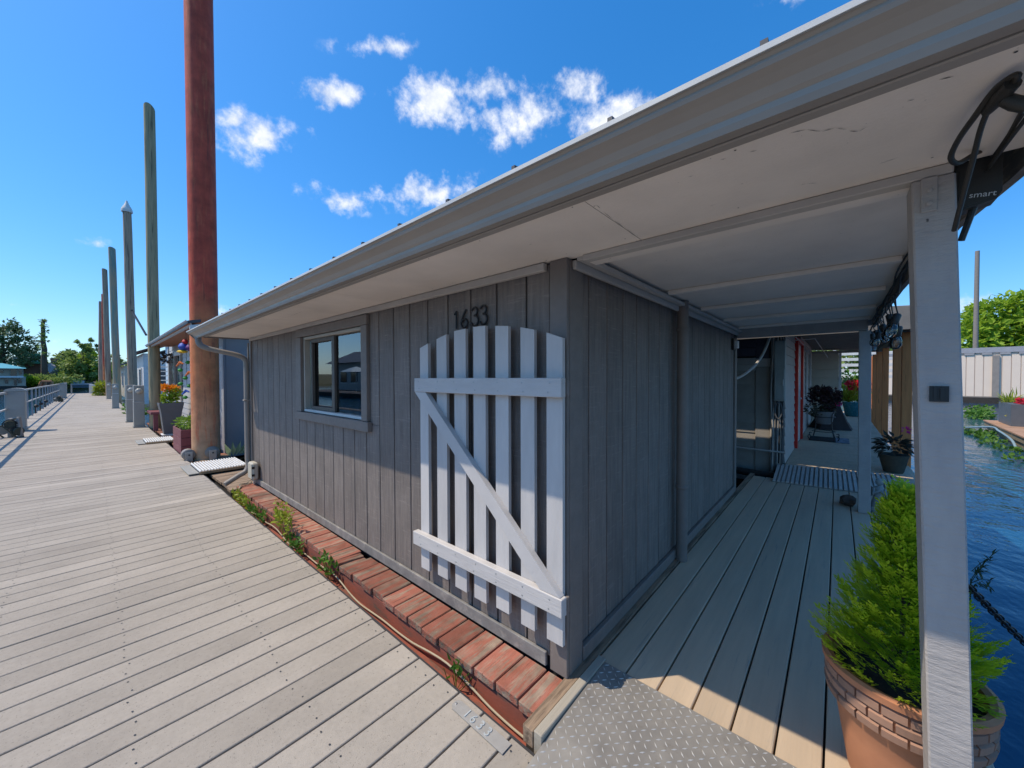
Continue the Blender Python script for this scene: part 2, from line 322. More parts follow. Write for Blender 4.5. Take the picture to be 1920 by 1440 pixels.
def mesh(name, verts, faces, m, parent=None, smooth=False, origin=None):
    if origin is None:
        n = len(verts); origin = Vector((sum(v[0] for v in verts) / n, sum(v[1] for v in verts) / n, min(v[2] for v in verts)))
    me = bpy.data.meshes.new(name); me.from_pydata([Vector(v) - origin for v in verts], [], faces); me.update()
    if smooth:
        for p in me.polygons: p.use_smooth = True
    return link(name, me, m, parent, origin)
class MB:
    def __init__(s): s.v = []; s.f = []
    def box(s, lo, hi, M=None):
        b = len(s.v)
        for z in (lo[2], hi[2]):
            for (x, y) in ((lo[0], lo[1]), (hi[0], lo[1]), (hi[0], hi[1]), (lo[0], hi[1])):
                p = Vector((x, y, z)); s.v.append(M @ p if M else p)
        s.f += [(b, b + 3, b + 2, b + 1), (b + 4, b + 5, b + 6, b + 7)] + [(b + i, b + (i + 1) % 4, b + 4 + (i + 1) % 4, b + 4 + i) for i in range(4)]
    def tube(s, pts, r, n=8, cap=True, flat=None):
        pts = [Vector(p) for p in pts]; b = len(s.v); rs = r if isinstance(r, (list, tuple)) else [r] * len(pts)
        t0 = (pts[1] - pts[0]).normalized(); a = Vector((0, 0, 1)) if abs(t0.z) < .9 else Vector((1, 0, 0))
        nx = t0.cross(a).normalized()
        for i, p in enumerate(pts):
            t = (pts[min(i + 1, len(pts) - 1)] - pts[max(i - 1, 0)]).normalized()
            nx = (nx - t * nx.dot(t)).normalized(); ny = t.cross(nx)
            for k in range(n):
                w = 2 * math.pi * (k + (.5 if n == 4 else 0)) / n
                fx = 1 if flat is None else flat
                s.v.append(p + nx * math.cos(w) * rs[i] + ny * math.sin(w) * rs[i] * fx)
        for i in range(len(pts) - 1):
            for k in range(n):
                s.f.append((b + i * n + k, b + i * n + (k + 1) % n, b + (i + 1) * n + (k + 1) % n, b + (i + 1) * n + k))
        if cap:
            s.f.append(tuple(b + k for k in range(n))[::-1]); s.f.append(tuple(b + (len(pts) - 1) * n + k for k in range(n)))
    def lathe(s, prof, c=(0, 0, 0), n=24, M=None):
        b = len(s.v); c = Vector(c)
        for (r, z) in prof:
            for k in range(n):
                w = 2 * math.pi * k / n; p = Vector((r * math.cos(w), r * math.sin(w), z))
                s.v.append((M @ p if M else p) + c)
        for i in range(len(prof) - 1):
            for k in range(n):
                s.f.append((b + i * n + k, b + i * n + (k + 1) % n, b + (i + 1) * n + (k + 1) % n, b + (i + 1) * n + k))
        s.f.append(tuple(b + k for k in range(n))[::-1]); s.f.append(tuple(b + (len(prof) - 1) * n + k for k in range(n)))
    def prism(s, poly, axis, a, b_):
        # poly: list of 2-D points; axis 'x','y','z' is the extrusion axis
        b = len(s.v); n = len(poly)
        for t in (a, b_):
            for (p, q) in poly:
                s.v.append(Vector((t, p, q)) if axis == 'x' else Vector((p, t, q)) if axis == 'y' else Vector((p, q, t)))
        s.f += [tuple(range(b, b + n))[::-1], tuple(range(b + n, b + 2 * n))] + [(b + i, b + (i + 1) % n, b + n + (i + 1) % n, b + n + i) for i in range(n)]
    def leaf(s, p, d, nrm, ln, w, bend=.15):
        p = Vector(p); d = Vector(d).normalized(); nrm = Vector(nrm); x = d.cross(nrm)
        if x.length < 1e-4: x = d.orthogonal()
        x.normalize(); nn = x.cross(d); b = len(s.v)
        s.v += [p, p + d * ln * .45 + x * w * .5 - nn * bend * ln * .1, p + d * ln - nn * bend * ln, p + d * ln * .45 - x * w * .5 - nn * bend * ln * .1]
        s.f.append((b, b + 1, b + 2, b + 3))
    def obj(s, name, m, parent=None, smooth=False, origin=None):
        o = mesh(name, s.v, s.f, m, parent, smooth, origin)
        bm = bmesh.new(); bm.from_mesh(o.data); bmesh.ops.recalc_face_normals(bm, faces=bm.faces); bm.to_mesh(o.data); bm.free()
        if smooth:
            try: o.data.set_sharp_from_angle(angle=rad(40))
            except Exception: pass
        return o
    def raw(s, name, m, parent=None, origin=None): return mesh(name, s.v, s.f, m, parent, False, origin)
def tube(name, pts, r, m, parent=None, n=8, smooth=True, origin=None):
    b = MB(); b.tube(pts, r, n); return b.obj(name, m, parent, smooth, origin)
def lathe(name, prof, c, m, parent=None, n=24, smooth=True):
    b = MB(); b.lathe(prof, c, n); return b.obj(name, m, parent, smooth, Vector((c[0], c[1], c[2] + prof[0][1])))
def rv(s=1.0): return Vector((rnd.uniform(-1, 1), rnd.uniform(-1, 1), rnd.uniform(-1, 1))) * s
def smoothpath(pts, k=6):
    pts = [Vector(p) for p in pts]; out = []
    for i in range(len(pts) - 1):
        p0 = pts[max(i - 1, 0)]; p1 = pts[i]; p2 = pts[i + 1]; p3 = pts[min(i + 2, len(pts) - 1)]
        for j in range(k):
            t = j / k
            out.append(.5 * ((2 * p1) + (p2 - p0) * t + (2 * p0 - 5 * p1 + 4 * p2 - p3) * t * t + (3 * p1 - p0 - 3 * p2 + p3) * t ** 3))
    out.append(pts[-1]); return out
def text_mesh(s, size, ext=.002):
    cu = bpy.data.curves.new('txt', 'FONT'); cu.body = s; cu.size = size; cu.extrude = ext; cu.resolution_u = 4
    to = bpy.data.objects.new('txt', cu); me = bpy.data.meshes.new_from_object(to)
    bpy.data.objects.remove(to); bpy.data.curves.remove(cu); me.materials.clear(); return me
# ------------------------------------------------------------------ setting: water, far banks, dock, porch deck
WZ = -.45
tag(mesh('water', [(-900, -900, WZ), (900, -900, WZ), (900, 900, WZ), (-900, 900, WZ)], [(0, 1, 2, 3)], M_WATER), kind='structure')
M_BANK = mat('bank_earth', (.11, .10, .055), (.06, .075, .03), rough=.95, scale=.6, bump=1, bscale=3)
def bank(name, pts, w, h):
    # a low ridge that follows pts; the near edge lies on the water
    b = MB(); n = len(pts)
    for i, p in enumerate(pts):
        p = Vector((p[0], p[1], 0)); t = Vector((*pts[min(i + 1, n - 1)], 0)) - Vector((*pts[max(i - 1, 0)], 0)); t.normalize()
        out = Vector((t.y, -t.x, 0));
        if out.dot(p) < 0: out = -out
        for (a, z) in ((0, WZ - .3), (2, WZ + .4 + rnd.random() * .3), (w * .3, h * .7 + rnd.random() * .4), (w, h), (w * 1.6, WZ - .3)):
            b.v.append(p + out * a + Vector((0, 0, z)))
    for i in range(n - 1):
        for k in range(4): b.f.append((i * 5 + k, (i + 1) * 5 + k, (i + 1) * 5 + k + 1, i * 5 + k + 1))
    return tag(b.obj(name, M_BANK), kind='structure')
bank('river_bank', [(-140, 30), (-110, 70), (-60, 92), (-25, 96), (-8, 94), (12, 98), (40, 110), (70, 118)], 60, 3.0)
bank('far_shore', [(70, 70), (95, 30), (105, -10), (100, -50), (80, -90)], 60, 2.0)
# --- dock
DKX0, DKX1 = -1.65, 1.137
dk = box('dock', (DKX0 + .05, -3, -.5), (DKX1 - .03, 58.4, -.045), M_DARKWOOD, bev=0); tag(dk, kind='structure')
PIT_B = .1648; y0 = 2.165 - 26 * PIT_B
scr = MB()
for i in range(106):
    ya = y0 + i * PIT_B; dx = rnd.uniform(-.004, .004)
    me = box_me(DKX1 - DKX0, PIT_B - .009, .034, .003)
    o = link('board', me, M_DOCK, dk, ((DKX0 + DKX1) / 2 + dx, ya + PIT_B / 2, -.017 + rnd.uniform(-.0012, .0012)))
    o.rotation_euler = (rnd.uniform(-.004, .004), 0, rnd.uniform(-.0004, .0004))
    for x in (-1.42, -.92, -.405, .1, .628, 1.09):
        for s in (-.042, .042):
            cx, cy = x + rnd.uniform(-.012, .012), ya + PIT_B / 2 + s; b = len(scr.v)
            for k in range(6): scr.v.append(Vector((cx + .0042 * math.cos(k * 1.047), cy + .0042 * math.sin(k * 1.047), .0022)))
            scr.f.append(tuple(range(b, b + 6)))
yend = y0 + 106 * PIT_B
tag(scr.raw('screws', M_RUBBER, dk), kind='stuff')
far = MB(); y = yend
while y < 58.3:
    far.box((DKX0, y + .005, -.034), (DKX1, y + PIT_B - .005, rnd.uniform(-.001, .001))); y += PIT_B
tag(far.raw('far_boards', M_DOCK, dk), kind='stuff')
box('rub_strip', (DKX1 + .002, -3, -.24), (DKX1 + .028, 58.3, -.022), M_RUBBER, dk)
box('edge_strip', (DKX0 - .03, -3, -.24), (DKX0 - .002, 58.3, -.022), M_RUBBER, dk)
# --- porch deck (grey boards running away from the dock)
DZ = .05
dkp = box('porch_deck', (1.68, -.40, -.42), (6.35, .90, DZ - .03), M_DARKWOOD, bev=0); tag(dkp, kind='structure')
lines = [.917, .7665, .6145, .4645, .317, .171, .026, -.121, -.27, -.42]
for a, b in zip(lines[:-1], lines[1:]):
    w = a - b - .008
    o = link('board', box_me(6.42 - 1.69, w, .028, .0035), M_DECK, dkp, ((6.42 + 1.69) / 2 + rnd.uniform(-.004, .004), (a + b) / 2, DZ - .014 + rnd.uniform(-.0008, .0008)))
box('rim_board', (1.69, -.452, -.16), (6.40, -.426, DZ - .002), M_DECK, dkp)
box('edge_strip', (1.17, .921, -.02), (6.55, .975, DZ + .004), M_STRIP, dkp)
box('float_beam', (1.22, -.40, -.5), (1.29, 1.0, -.02), M_DARKWOOD, dkp)
# ------------------------------------------------------------------ main house
HX, HY0, HY1, HXE = 1.50, .98, 6.25, 5.40       # front wall plane, side wall plane, far end, back end
ZB, ZT = .05, 2.065
house = thing('floating_house', (3.4, 3.6, 0), 'dark grey wood-sided floating house with gutter, window and porch roof', 'house')
# backing walls (front has the window opening)
WY0, WY1, WZ0, WZ1 = 2.955, 4.275, 1.15, 1.94
b = MB()
b.box((HX + .012, HY0 + .012, .0), (HX + .10, WY0, 2.2)); b.box((HX + .012, WY1, .0), (HX + .10, HY1, 2.2))
b.box((HX + .012, WY0, .0), (HX + .10, WY1, WZ0)); b.box((HX + .012, WY0, WZ1), (HX + .10, WY1, 2.2))
b.box((HX + .10, HY0 + .012, .0), (HXE, HY0 + .10, 2.2)); b.box((HX + .10, HY1 - .1, 0), (HXE, HY1, 2.2)); b.box((HXE - .1, HY0 + .1, 0), (HXE - .002, HY1 - .1, 2.2))
b.obj('wall', M_BACK, house)
# front siding boards
def siding(x0, x1, y0, y1, z0, z1): box('siding_board', (x0, y0, z0), (x1, y1, z1), M_WALL, house, .0025)
y = 1.062; e = 1.219
edges = [1.066] + [1.219 + .2135 * i for i in range(24) if 1.219 + .2135 * i < HY1 - .1] + [HY1 - .062]
G = .011
for a, c in zip(edges[:-1], edges[1:]):
    a2, c2 = a + G / 2, c - G / 2; x0, x1 = HX, HX + .013
    if c2 > WY0 - .08 and a2 < WY1 + .08:
        siding(x0, x1, a2, c2, .10, WZ0 - .03)
        if a2 < WY0 - .02: siding(x0, x1, a2, min(c2, WY0 - .01), WZ0 - .028, 2.06)
        if c2 > WY1 + .02: siding(x0, x1, max(a2, WY1 + .01), c2, WZ0 - .028, 2.06)
    else: siding(x0, x1, a2, c2, .10, 2.06)
# side siding boards
xs = [1.625] + [1.724 + .2045 * i for i in range(18) if 1.724 + .2045 * i < HXE - .1] + [HXE - .085]
for a, c in zip(xs[:-1], xs[1:]):
    box('siding_board', (a + G / 2, HY0 - .001, .11), (c - G / 2, HY0 + .013, 2.055), M_WALL, house, .0025)
# corner boards, base and top trims
box('corner_trim', (HX - .018, HY0 - .022, ZB + .003), (HX + .004, HY0 + .078, ZT - .002), M_TRIM, house)
box('corner_trim', (HX + .006, HY0 - .024, ZB + .006), (HX + .122, HY0 - .003, ZT - .003), M_TRIM, house)
box('corner_trim', (HX - .018, HY1 - .06, ZB), (HX + .004, HY1 + .005, ZT - .002), M_TRIM, house)
box('corner_trim', (HXE - .08, HY0 - .02, ZB), (HXE + .02, HY0 + .004, ZT - .003), M_TRIM, house)
box('base_trim', (HX - .020, 1.083, ZB + .004), (HX - .002, 3.7, .125), M_BASETRIM, house)
box('base_trim', (HX - .020, 3.703, ZB + .004), (HX - .002, HY1 - .07, .125), M_BASETRIM, house)
box('base_trim', (HX + .126, HY0 - .030, ZB + .012), (HXE - .083, HY0 - .004, .135), M_TRIM, house)
M_CROWN = mat('crown_trim_grey', (.52, .475, .42), rough=.6, scale=3, bump=.2)
box('crown_trim', (HX - .034, 1.082, 2.022), (HX - .003, HY1 - .062, 2.062), M_CROWN, house, .004)
box('crown_trim', (HX + .02, HY0 - .048, 2.015), (HXE + .0, HY0 - .026, 2.056), M_CROWN, house, .004)
box('crown_trim', (HX + .02, HY0 - .090, 2.050), (HXE + .0, HY0 - .050, 2.075), M_CROWN, house, .004)
# soffit
for (a, c) in ((-.37, .611), (.614, 2.505), (2.508, 6.345)):
    me = MB(); me.prism([(.995, 2.062), (HX + .03, 2.066), (HX + .03, 2.080), (.995, 2.076)], 'y', a, c); me.obj('soffit_panel', M_SOFFIT, house)
ck = MB()
def stroke(pts, w):
    P_ = [gz(u, v, 2.0610) for u, v in pts]
    for p0, p1 in zip(P_[:-1], P_[1:]):
        d_ = (p1 - p0).normalized(); n_ = Vector((-d_.y, d_.x, 0)) * w * rnd.uniform(.5, 1.2); b0 = len(ck.v); ck.v += [p0, (p0 + p1) / 2 + n_, p1, (p0 + p1) / 2 - n_]; ck.f.append((b0, b0 + 1, b0 + 2, b0 + 3))
for st_ in (((1480, 250), (1512, 243), (1540, 247), (1566, 240), (1588, 243)), ((1592, 246), (1610, 247), (1625, 238)), ((1405, 285), (1420, 282)), ((1500, 347), (1512, 344), (1535, 343)), ((1388, 345), (1394, 344)), ((1290, 332), (1300, 329)), ((1111, 389), (1118, 384), (1126, 391)), ((1130, 396), (1150, 412), (1172, 428), (1192, 444)), ((500, 604), (540, 594), (570, 583)), ((1700, 190), (1716, 186)), ((1760, 150), (1790, 143)), ((1350, 300), (1362, 297))): stroke(st_, .0011)
for k in range(14):
    for xx in (1.06, 1.44):
        c_ = Vector((xx + rnd.uniform(-.015, .015), -.2 + k * .42 + rnd.uniform(-.05, .05), 2.0609)); b0 = len(ck.v); ck.v += [c_ + Vector((.0028 * math.cos(q * 1.047), .0028 * math.sin(q * 1.047), 0)) for q in range(6)]; ck.f.append(tuple(range(b0, b0 + 6)))
tag(ck.raw('paint_cracks', mat('crack_dark', (.10, .09, .08)), house), kind='stuff')
# gutter: ogee profile swept along the eave
gp = [(.995, 2.055), (.945, 2.043), (.938, 2.056), (.936, 2.068), (.926, 2.074), (.912, 2.088), (.892, 2.097), (.876, 2.103), (.871, 2.110), (.871, 2.116), (.864, 2.120), (.858, 2.120), (.858, 2.132), (.864, 2.132),
      (.868, 2.126), (.874, 2.114), (.895, 2.104), (.93, 2.082), (.943, 2.052), (.995, 2.064)]
M_GUTB = M_GUTTER
g = MB(); g.prism(gp, 'y', -.37, 6.60); gut = g.obj('gutter', M_GUTTER, house)
g = MB(); g.prism([(.8585, 2.1215), (.856, 2.1215), (.856, 2.1335), (.8665, 2.1335), (.8665, 2.132), (.8585, 2.132)], 'y', -.37, 6.602); g.obj('lip', M_GUTLIP, gut)
g = MB(); g.prism([(.99, 2.052), (.94, 2.04), (.872, 2.106), (.862, 2.13), (.99, 2.13)], 'y', 6.6025, 6.606); g.obj('end_cap', M_GUTTER, gut)
box('fascia', (.998, -.37, 2.050), (1.03, 6.34, 2.17), M_GUTTER, house)
rk = MB(); rk.prism([(1.0, 2.045), (1.72, 2.055), (1.72, 2.30), (1.0, 2.19)], 'y', 6.347, 6.375); rk.obj('rake_board', M_TRIM, house)
# roof with standing ribs
rf = MB(); rf.prism([(.90, 2.135), (1.02, 2.150), (3.45, 2.62), (6.33, 2.17), (6.33, 2.125), (3.45, 2.58), (1.02, 2.11), (.92, 2.105)], 'y', -.37, 6.42); roof = rf.obj('roof', M_ROOF, house)  # unseen back overhang lengthened to shade the rear house siding
ry = 1.156 - .345 * 4
while ry < 6.4:
    rb = MB(); rb.prism([(.93, 2.137), (.93, 2.199), (1.02, 2.210), (3.4, 2.67), (3.4, 2.63), (1.02, 2.152)], 'y', ry - .007, ry + .007); rb.obj('rib', M_ROOF, roof); ry += .345
# window
win = box('window', (HX + .06, WY0 + .02, WZ0 + .02), (HX + .072, WY0 + .05, WZ1 - .02), M_TAN, house)
def wb(n, y0, y1, z0, z1, x0, x1, m): return box(n, (x0, y0, z0), (x1, y1, z1), m, win)
wb('trim', WY0 - .105, WY1 + .135, WZ1 - .005, 2.015, HX - .034, HX - .001, M_TRIM)
wb('trim', WY0 - .10, WY0 - .004, WZ0 - .004, WZ1 - .008, HX - .032, HX - .001, M_TRIM)
wb('trim', WY1 + .004, WY1 + .13, WZ0 - .004, WZ1 - .008, HX - .032, HX - .001, M_TRIM)
wb('sill', WY0 - .125, WY1 + .15, WZ0 - .088, WZ0 - .007, HX - .040, HX - .001, M_TRIM)
for (a, c, d, e_) in ((WY0, WY1, WZ1 - .035, WZ1 - .008), (WY0, WY1, WZ0 - .003, WZ0 + .022)): wb('jamb', a, c, d, e_, HX - .002, HX + .09, M_TAN if d > 1.5 else M_WHITE)
wb('jamb', WY0, WY0 + .02, WZ0 + .024, WZ1 - .037, HX - .002, HX + .09, M_BROWNV); wb('jamb', WY1 - .03, WY1, WZ0 + .024, WZ1 - .037, HX - .002, HX + .09, M_TAN)
ym = 3.60
wb('mullion', ym - .03, ym + .03, WZ0 + .024, WZ1 - .037, HX + .018, HX + .058, M_BROWNV)
wb('sash', ym + .031, WY1 - .14, WZ0 + .024, WZ0 + .062, HX + .02, HX + .05, M_BROWNV); wb('sash', ym + .031, WY1 - .14, WZ1 - .075, WZ1 - .038, HX + .02, HX + .05, M_BROWNV)
wb('sash', WY1 - .175, WY1 - .14, WZ0 + .063, WZ1 - .076, HX + .02, HX + .05, M_BROWNV)
wb('pane', WY0 + .021, ym - .031, WZ0 + .024, WZ1 - .037, HX + .040, HX + .044, M_GLASS)
wb('pane', ym + .033, WY1 - .032, WZ0 + .03, WZ1 - .04, HX + .052, HX + .056, M_GLASS)
M_SCREEN = mat('insect_screen', (.16, .155, .145), rough=.8)
wb('blind', WY0 - .05, WY1 + .05, WZ0 - .05, WZ1 + .02, HX + .101, HX + .108, mat('curtain', (.85, .82, .76), (.7, .67, .62), rough=.9, scale=2, st=(1, 20, 1)))
box('room_floor', (HX + .105, HY0 + .105, .02), (HXE - .105, HY1 - .105, .06), M_DARKWOOD, house)
# downspout at the far end of the gutter
ds = smoothpath([(.965, 6.48, 2.055), (.965, 6.47, 1.985), (1.01, 6.44, 1.925), (1.16, 6.38, 1.875), (1.34, 6.32, 1.83), (1.435, 6.285, 1.77), (1.452, 6.275, 1.66)], 5) + [Vector((1.452, 6.275, 1.0))] + \
    smoothpath([(1.452, 6.275, .36), (1.452, 6.26, .26), (1.415, 6.24, .19), (1.33, 6.22, .15)], 5) + [Vector((1.17, 6.19, .07))]
sp = tube('downspout', ds, .034, M_SPOUT, house, 10)
box('strap', (1.41, 6.235, 1.18), (1.498, 6.315, 1.20), M_SPOUT, sp)
tube('conduit', [(1.49, 6.33, .1), (1.49, 6.33, 2.0)], .012, M_SPOUT, house)
# porch roof: front beam, ceiling panels, cross battens, end header, edge boards, posts
PY0 = -.285
box('beam', (HX + .004, PY0 + .06, 2.038), (HX + .05, HY0 - .092, 2.0645), M_CROWN, house)
box('beam', (HX + .05, PY0 + .06, 2.044), (HX + .13, HY0 - .092, 2.10), M_SOFFIT, house)
cx = [HX + .132, 2.66, 3.48, 4.32, 5.10, 5.42]
for a, c in zip(cx[:-1], cx[1:]):
    box('ceiling_panel', (a + .002, PY0 + .02, 2.098), (c - .002, HY0 - .03, 2.112), M_SOFFIT, house, .002)
    if c < 5.3: box('batten', (c - .022, PY0 + .05, 2.070), (c + .022, HY0 - .094, 2.0965), M_SOFFIT, house)
box('beam', (5.34, PY0 + .05, 1.985), (5.43, HY0 - .03, 2.095), M_POST, house)
eb = MB(); ep_ = [(.86, -.405), (1.62, -.368), (2.06, -.325), (3.3, -.298), (5.6, -.298)]
for (x_, y_) in ep_: eb.v += [Vector((x_, y_, 2.03)), Vector((x_, y_ + .022, 2.03)), Vector((x_, y_ + .022, 2.16)), Vector((x_, y_, 2.16))]
for k in range(4): eb.f += [(4 * k + q, 4 * k + (q + 1) % 4, 4 * k + 4 + (q + 1) % 4, 4 * k + 4 + q) for q in range(4)]
eb.f += [(3, 2, 1, 0), (16, 17, 18, 19)]
eb.obj('edge_board', mat('edge_board_paint', (.24, .215, .185), (.15, .135, .12), rough=.8, scale=6, bump=.8, worn=(.40, .33, .24), wst=(4, 14, 14), wscale=3, wthr=.62), house)
post = MB()
def lean_post(x0, x1, ya, yb, z0, z1, dy):
    m_ = MB(); m_.v = [Vector(p) for p in ((x0, ya - dy, z0), (x1, ya - dy, z0), (x1, yb - dy, z0), (x0, yb - dy, z0), (x0, ya, z1), (x1, ya, z1), (x1, yb, z1), (x0, yb, z1))]
    m_.f = [(0, 3, 2, 1), (4, 5, 6, 7), (0, 1, 5, 4), (1, 2, 6, 5), (2, 3, 7, 6), (3, 0, 4, 7)]
    o = m_.obj('post', M_POST, house); bm = bmesh.new(); bm.from_mesh(o.data); bmesh.ops.bevel(bm, geom=bm.edges[:], offset=.004, segments=1, affect='EDGES'); bm.to_mesh(o.data); bm.free(); return o
p1 = lean_post(HX + .004, HX + .105, -.2285, -.148, DZ + .002, 2.037, .062)
box('strap', (HX - .001, -.196, 1.945), (HX + .0035, -.166, 2.036), M_POST, p1)
for z in (1.965, 2.0): lathe('bolt', [(.004, 0), (.0065, .001), (.0065, .004), (.003, .006)], (0, 0, 0), M_POST, p1, 10).location = Vector((HX - .005, -.181, z)) - WL[p1.name]
for o in p1.children:
    if o.name.startswith('bolt'): o.rotation_euler = (0, rad(-90), 0)
lean_post(5.375, 5.47, -.262, -.165, DZ + .002, 1.984, .012)
lp = MB(); lp.box((HX - .003, -.222, 1.432), (HX + .002, -.187, 1.474)); lp.box((HX - .007, -.214, 1.438), (HX - .003, -.206, 1.468)); lp.box((HX - .006, -.2, 1.44), (HX - .003, -.194, 1.47))
tag(lp.obj('latch_plate', M_BLACK), 'small black metal latch remnant on the pale corner post', 'latch')
# round pole against the side wall
pl = thing('round_pole', (3.07, .915, DZ), 'dark grey round pipe standing against the side wall', 'pipe')
tube('pipe', [(3.07, .915, DZ + .003), (3.07, .915, 2.09)], .042, M_TRIM, pl, 16)
for z in (.62, 1.86): lathe('collar', [(.045, 0), (.048, .004), (.048, .026), (.045, .03)], (3.07, .915, z), M_TRIM, pl, 16)
# small flood lamp at the top of the far corner
fl = thing('wall_lamp', (5.2, .94, 1.92), 'small square white lamp near the top of the side wall', 'lamp')
box('bracket', (5.17, .952, 1.83), (5.30, .975, 1.97), M_BLACK, fl); box('lens', (5.19, .915, 1.85), (5.28, .951, 1.94), M_WHITE, fl)
# ------------------------------------------------------------------ house numbers on the wall
hn = thing('house_number', (HX - .005, 1.62, 1.79), 'black metal house number 1633 above the picket gate', 'number')
def digit(ch, yc, zc, h):
    # strokes in (right, up); right on the wall is -Y
    S = {'1': [[(-.10, .82), (.06, 1.0), (.06, 0)]],
         '6': [smoothpath([(.16, 1.0, 0), (-.05, .72, 0), (-.24, .38, 0), (-.24, .18, 0), (-.06, 0, 0), (.18, .06, 0), (.27, .25, 0), (.16, .46, 0), (-.05, .47, 0), (-.22, .32, 0)], 4)],
         '3': [smoothpath([(-.24, .84, 0), (-.12, .97, 0), (.1, .97, 0), (.2, .80, 0), (.12, .62, 0), (-.04, .55, 0), (.15, .5, 0), (.27, .3, 0), (.17, .07, 0), (-.05, 0, 0), (-.24, .1, 0), (-.25, .2, 0)], 4)]}[ch]
    b_ = MB()
    for st in S:
        pts = [Vector((HX - .012, yc - p[0] * h, zc + p[1] * h)) for p in st]
        b_.tube(pts, [.0062] * len(pts), 8)
    b_.obj('digit', M_BLACK, hn, True)
for ch, yc, zc in (('1', 1.768, 1.80), ('6', 1.690, 1.80), ('3', 1.597, 1.803), ('3', 1.524, 1.805)): digit(ch, yc, zc, .108)
# ------------------------------------------------------------------ picket gate hung on the wall
gt = thing('picket_gate', (1.45, 1.5, .24), 'pale grey arched picket gate with diagonal brace on the dark wall', 'gate')
pk = [(2.073, 1.985, 1.695, 1.721), (1.895, 1.797, 1.742, 1.765), (1.724, 1.622, 1.778, 1.784), (1.556, 1.459, 1.788, 1.786), (1.382, 1.289, 1.778, 1.768), (1.206, 1.118, 1.754, 1.734), (1.044, .953, 1.714, 1.682)]
for i, (ya, yb, za, zb) in enumerate(pk):
    m_ = MB(); zbot = .238 + (.012 if i % 3 == 1 else 0)
    m_.v = [Vector(p) for p in ((1.437, yb, zbot), (1.458, yb, zbot), (1.458, ya, zbot), (1.437, ya, zbot), (1.437, yb, zb), (1.458, yb, zb), (1.458, ya, za), (1.437, ya, za))]
    m_.f = [(0, 3, 2, 1), (4, 5, 6, 7), (0, 1, 5, 4), (1, 2, 6, 5), (2, 3, 7, 6), (3, 0, 4, 7)]
    m_.obj('picket', M_GATE, gt)
box('rail', (1.399, .935, 1.408), (1.4365, 2.085, 1.498), M_GATEH, gt, .003)
r2 = box('rail', (1.395, .930, .400), (1.4365, 2.105, .486), M_GATEH, gt, .003)
bw = MB(); bw.v = []
def brace():
    # parallelogram between the rails, cut flush to both
    a0, a1 = (2.082, 1.4065), (1.968, 1.4065); c0, c1 = (.945, .4885), (1.062, .4885)
    P4 = [a0, a1, c0, c1]
    b_ = MB()
    for x in (1.402, 1.4365):
        for (y_, z_) in P4: b_.v.append(Vector((x, y_, z_)))
    b_.f = [(0, 1, 2, 3), (4, 7, 6, 5), (0, 4, 5, 1), (1, 5, 6, 2), (2, 6, 7, 3), (3, 7, 4, 0)]
    b_.obj('brace', mat('brace_paint', (.55, .52, .495), (.485, .46, .44), rough=.6, scale=3, bump=.4, bscale=30, worn=(.5, .46, .40), wscale=7, wthr=.70), gt)
brace()
sme = None
for zr, xr in ((.443, 1.3948), (1.453, 1.3988)):
    for (ya, yb, za, zb) in pk:
        for dz in (-.022, .022):
            if sme is None:
                q_ = MB(); q_.lathe([(.0045, 0), (.0045, .0008), (.002, .0016)], (0, 0, 0), 8, Matrix.Rotation(rad(-90), 3, 'Y')); sme = bpy.data.meshes.new('screw'); sme.from_pydata([tuple(v) for v in q_.v], [], q_.f); sme.update()
            link('screw', sme, M_STEEL, gt, (xr, (ya + yb) / 2 + rnd.uniform(-.012, .012), zr + dz))
for z in (.445, 1.45): 
    h_ = lathe('hinge', [(.006, -.035), (.009, -.033), (.009, .033), (.006, .035)], (1.452, .936, z), M_TRIM, gt, 10)
# ------------------------------------------------------------------ red plank walkway below the wall
rw = thing('plank_walkway', (1.37, 3.5, 0), 'worn red plank ledge on the float below the dark wall', 'walkway')
y = .921; i = 0
while y < 6.05:
    w = .1472; x0 = 1.243 + min(.022, (y - .9) * .006) + rnd.uniform(-.006, .008)
    if i in (13,):        # the split plank
        for (s0, s1, dz, rz) in ((0, .062, -.012, .06), (.066, .138, .002, -.05)):
            o = box('plank', (x0, y + s0, DZ - .042 + dz), (1.455, y + s1, DZ - .002 + dz), M_RED, rw, .003); o.rotation_euler = (rnd.uniform(-.05, .05), .05, rz); o['label'] = 'split half of a broken red plank'
    else:
        o = box('plank', (x0, y + .004, DZ - .044), (1.476, y + w - .005, DZ), M_RED, rw, .004)
        o.location.z += rnd.uniform(-.003, .002); o.rotation_euler = (rnd.uniform(-.012, .012), rnd.uniform(-.006, .006), rnd.uniform(-.006, .006))
    y += w; i += 1
box('stringer', (1.262, .93, -.15), (1.30, 6.05, DZ - .048), M_REDFACE, rw)
box('ledger', (1.205, .93, -.26), (1.262, 6.0, -.115), M_REDFACE, rw)
box('float_log', (1.31, .93, -.62), (1.75, 9.2, -.05), M_DARKWOOD, rw, .02)
box('float_log', (1.24, .93, -.62), (1.31, 6.1, -.262), M_DARKWOOD, rw, .02)
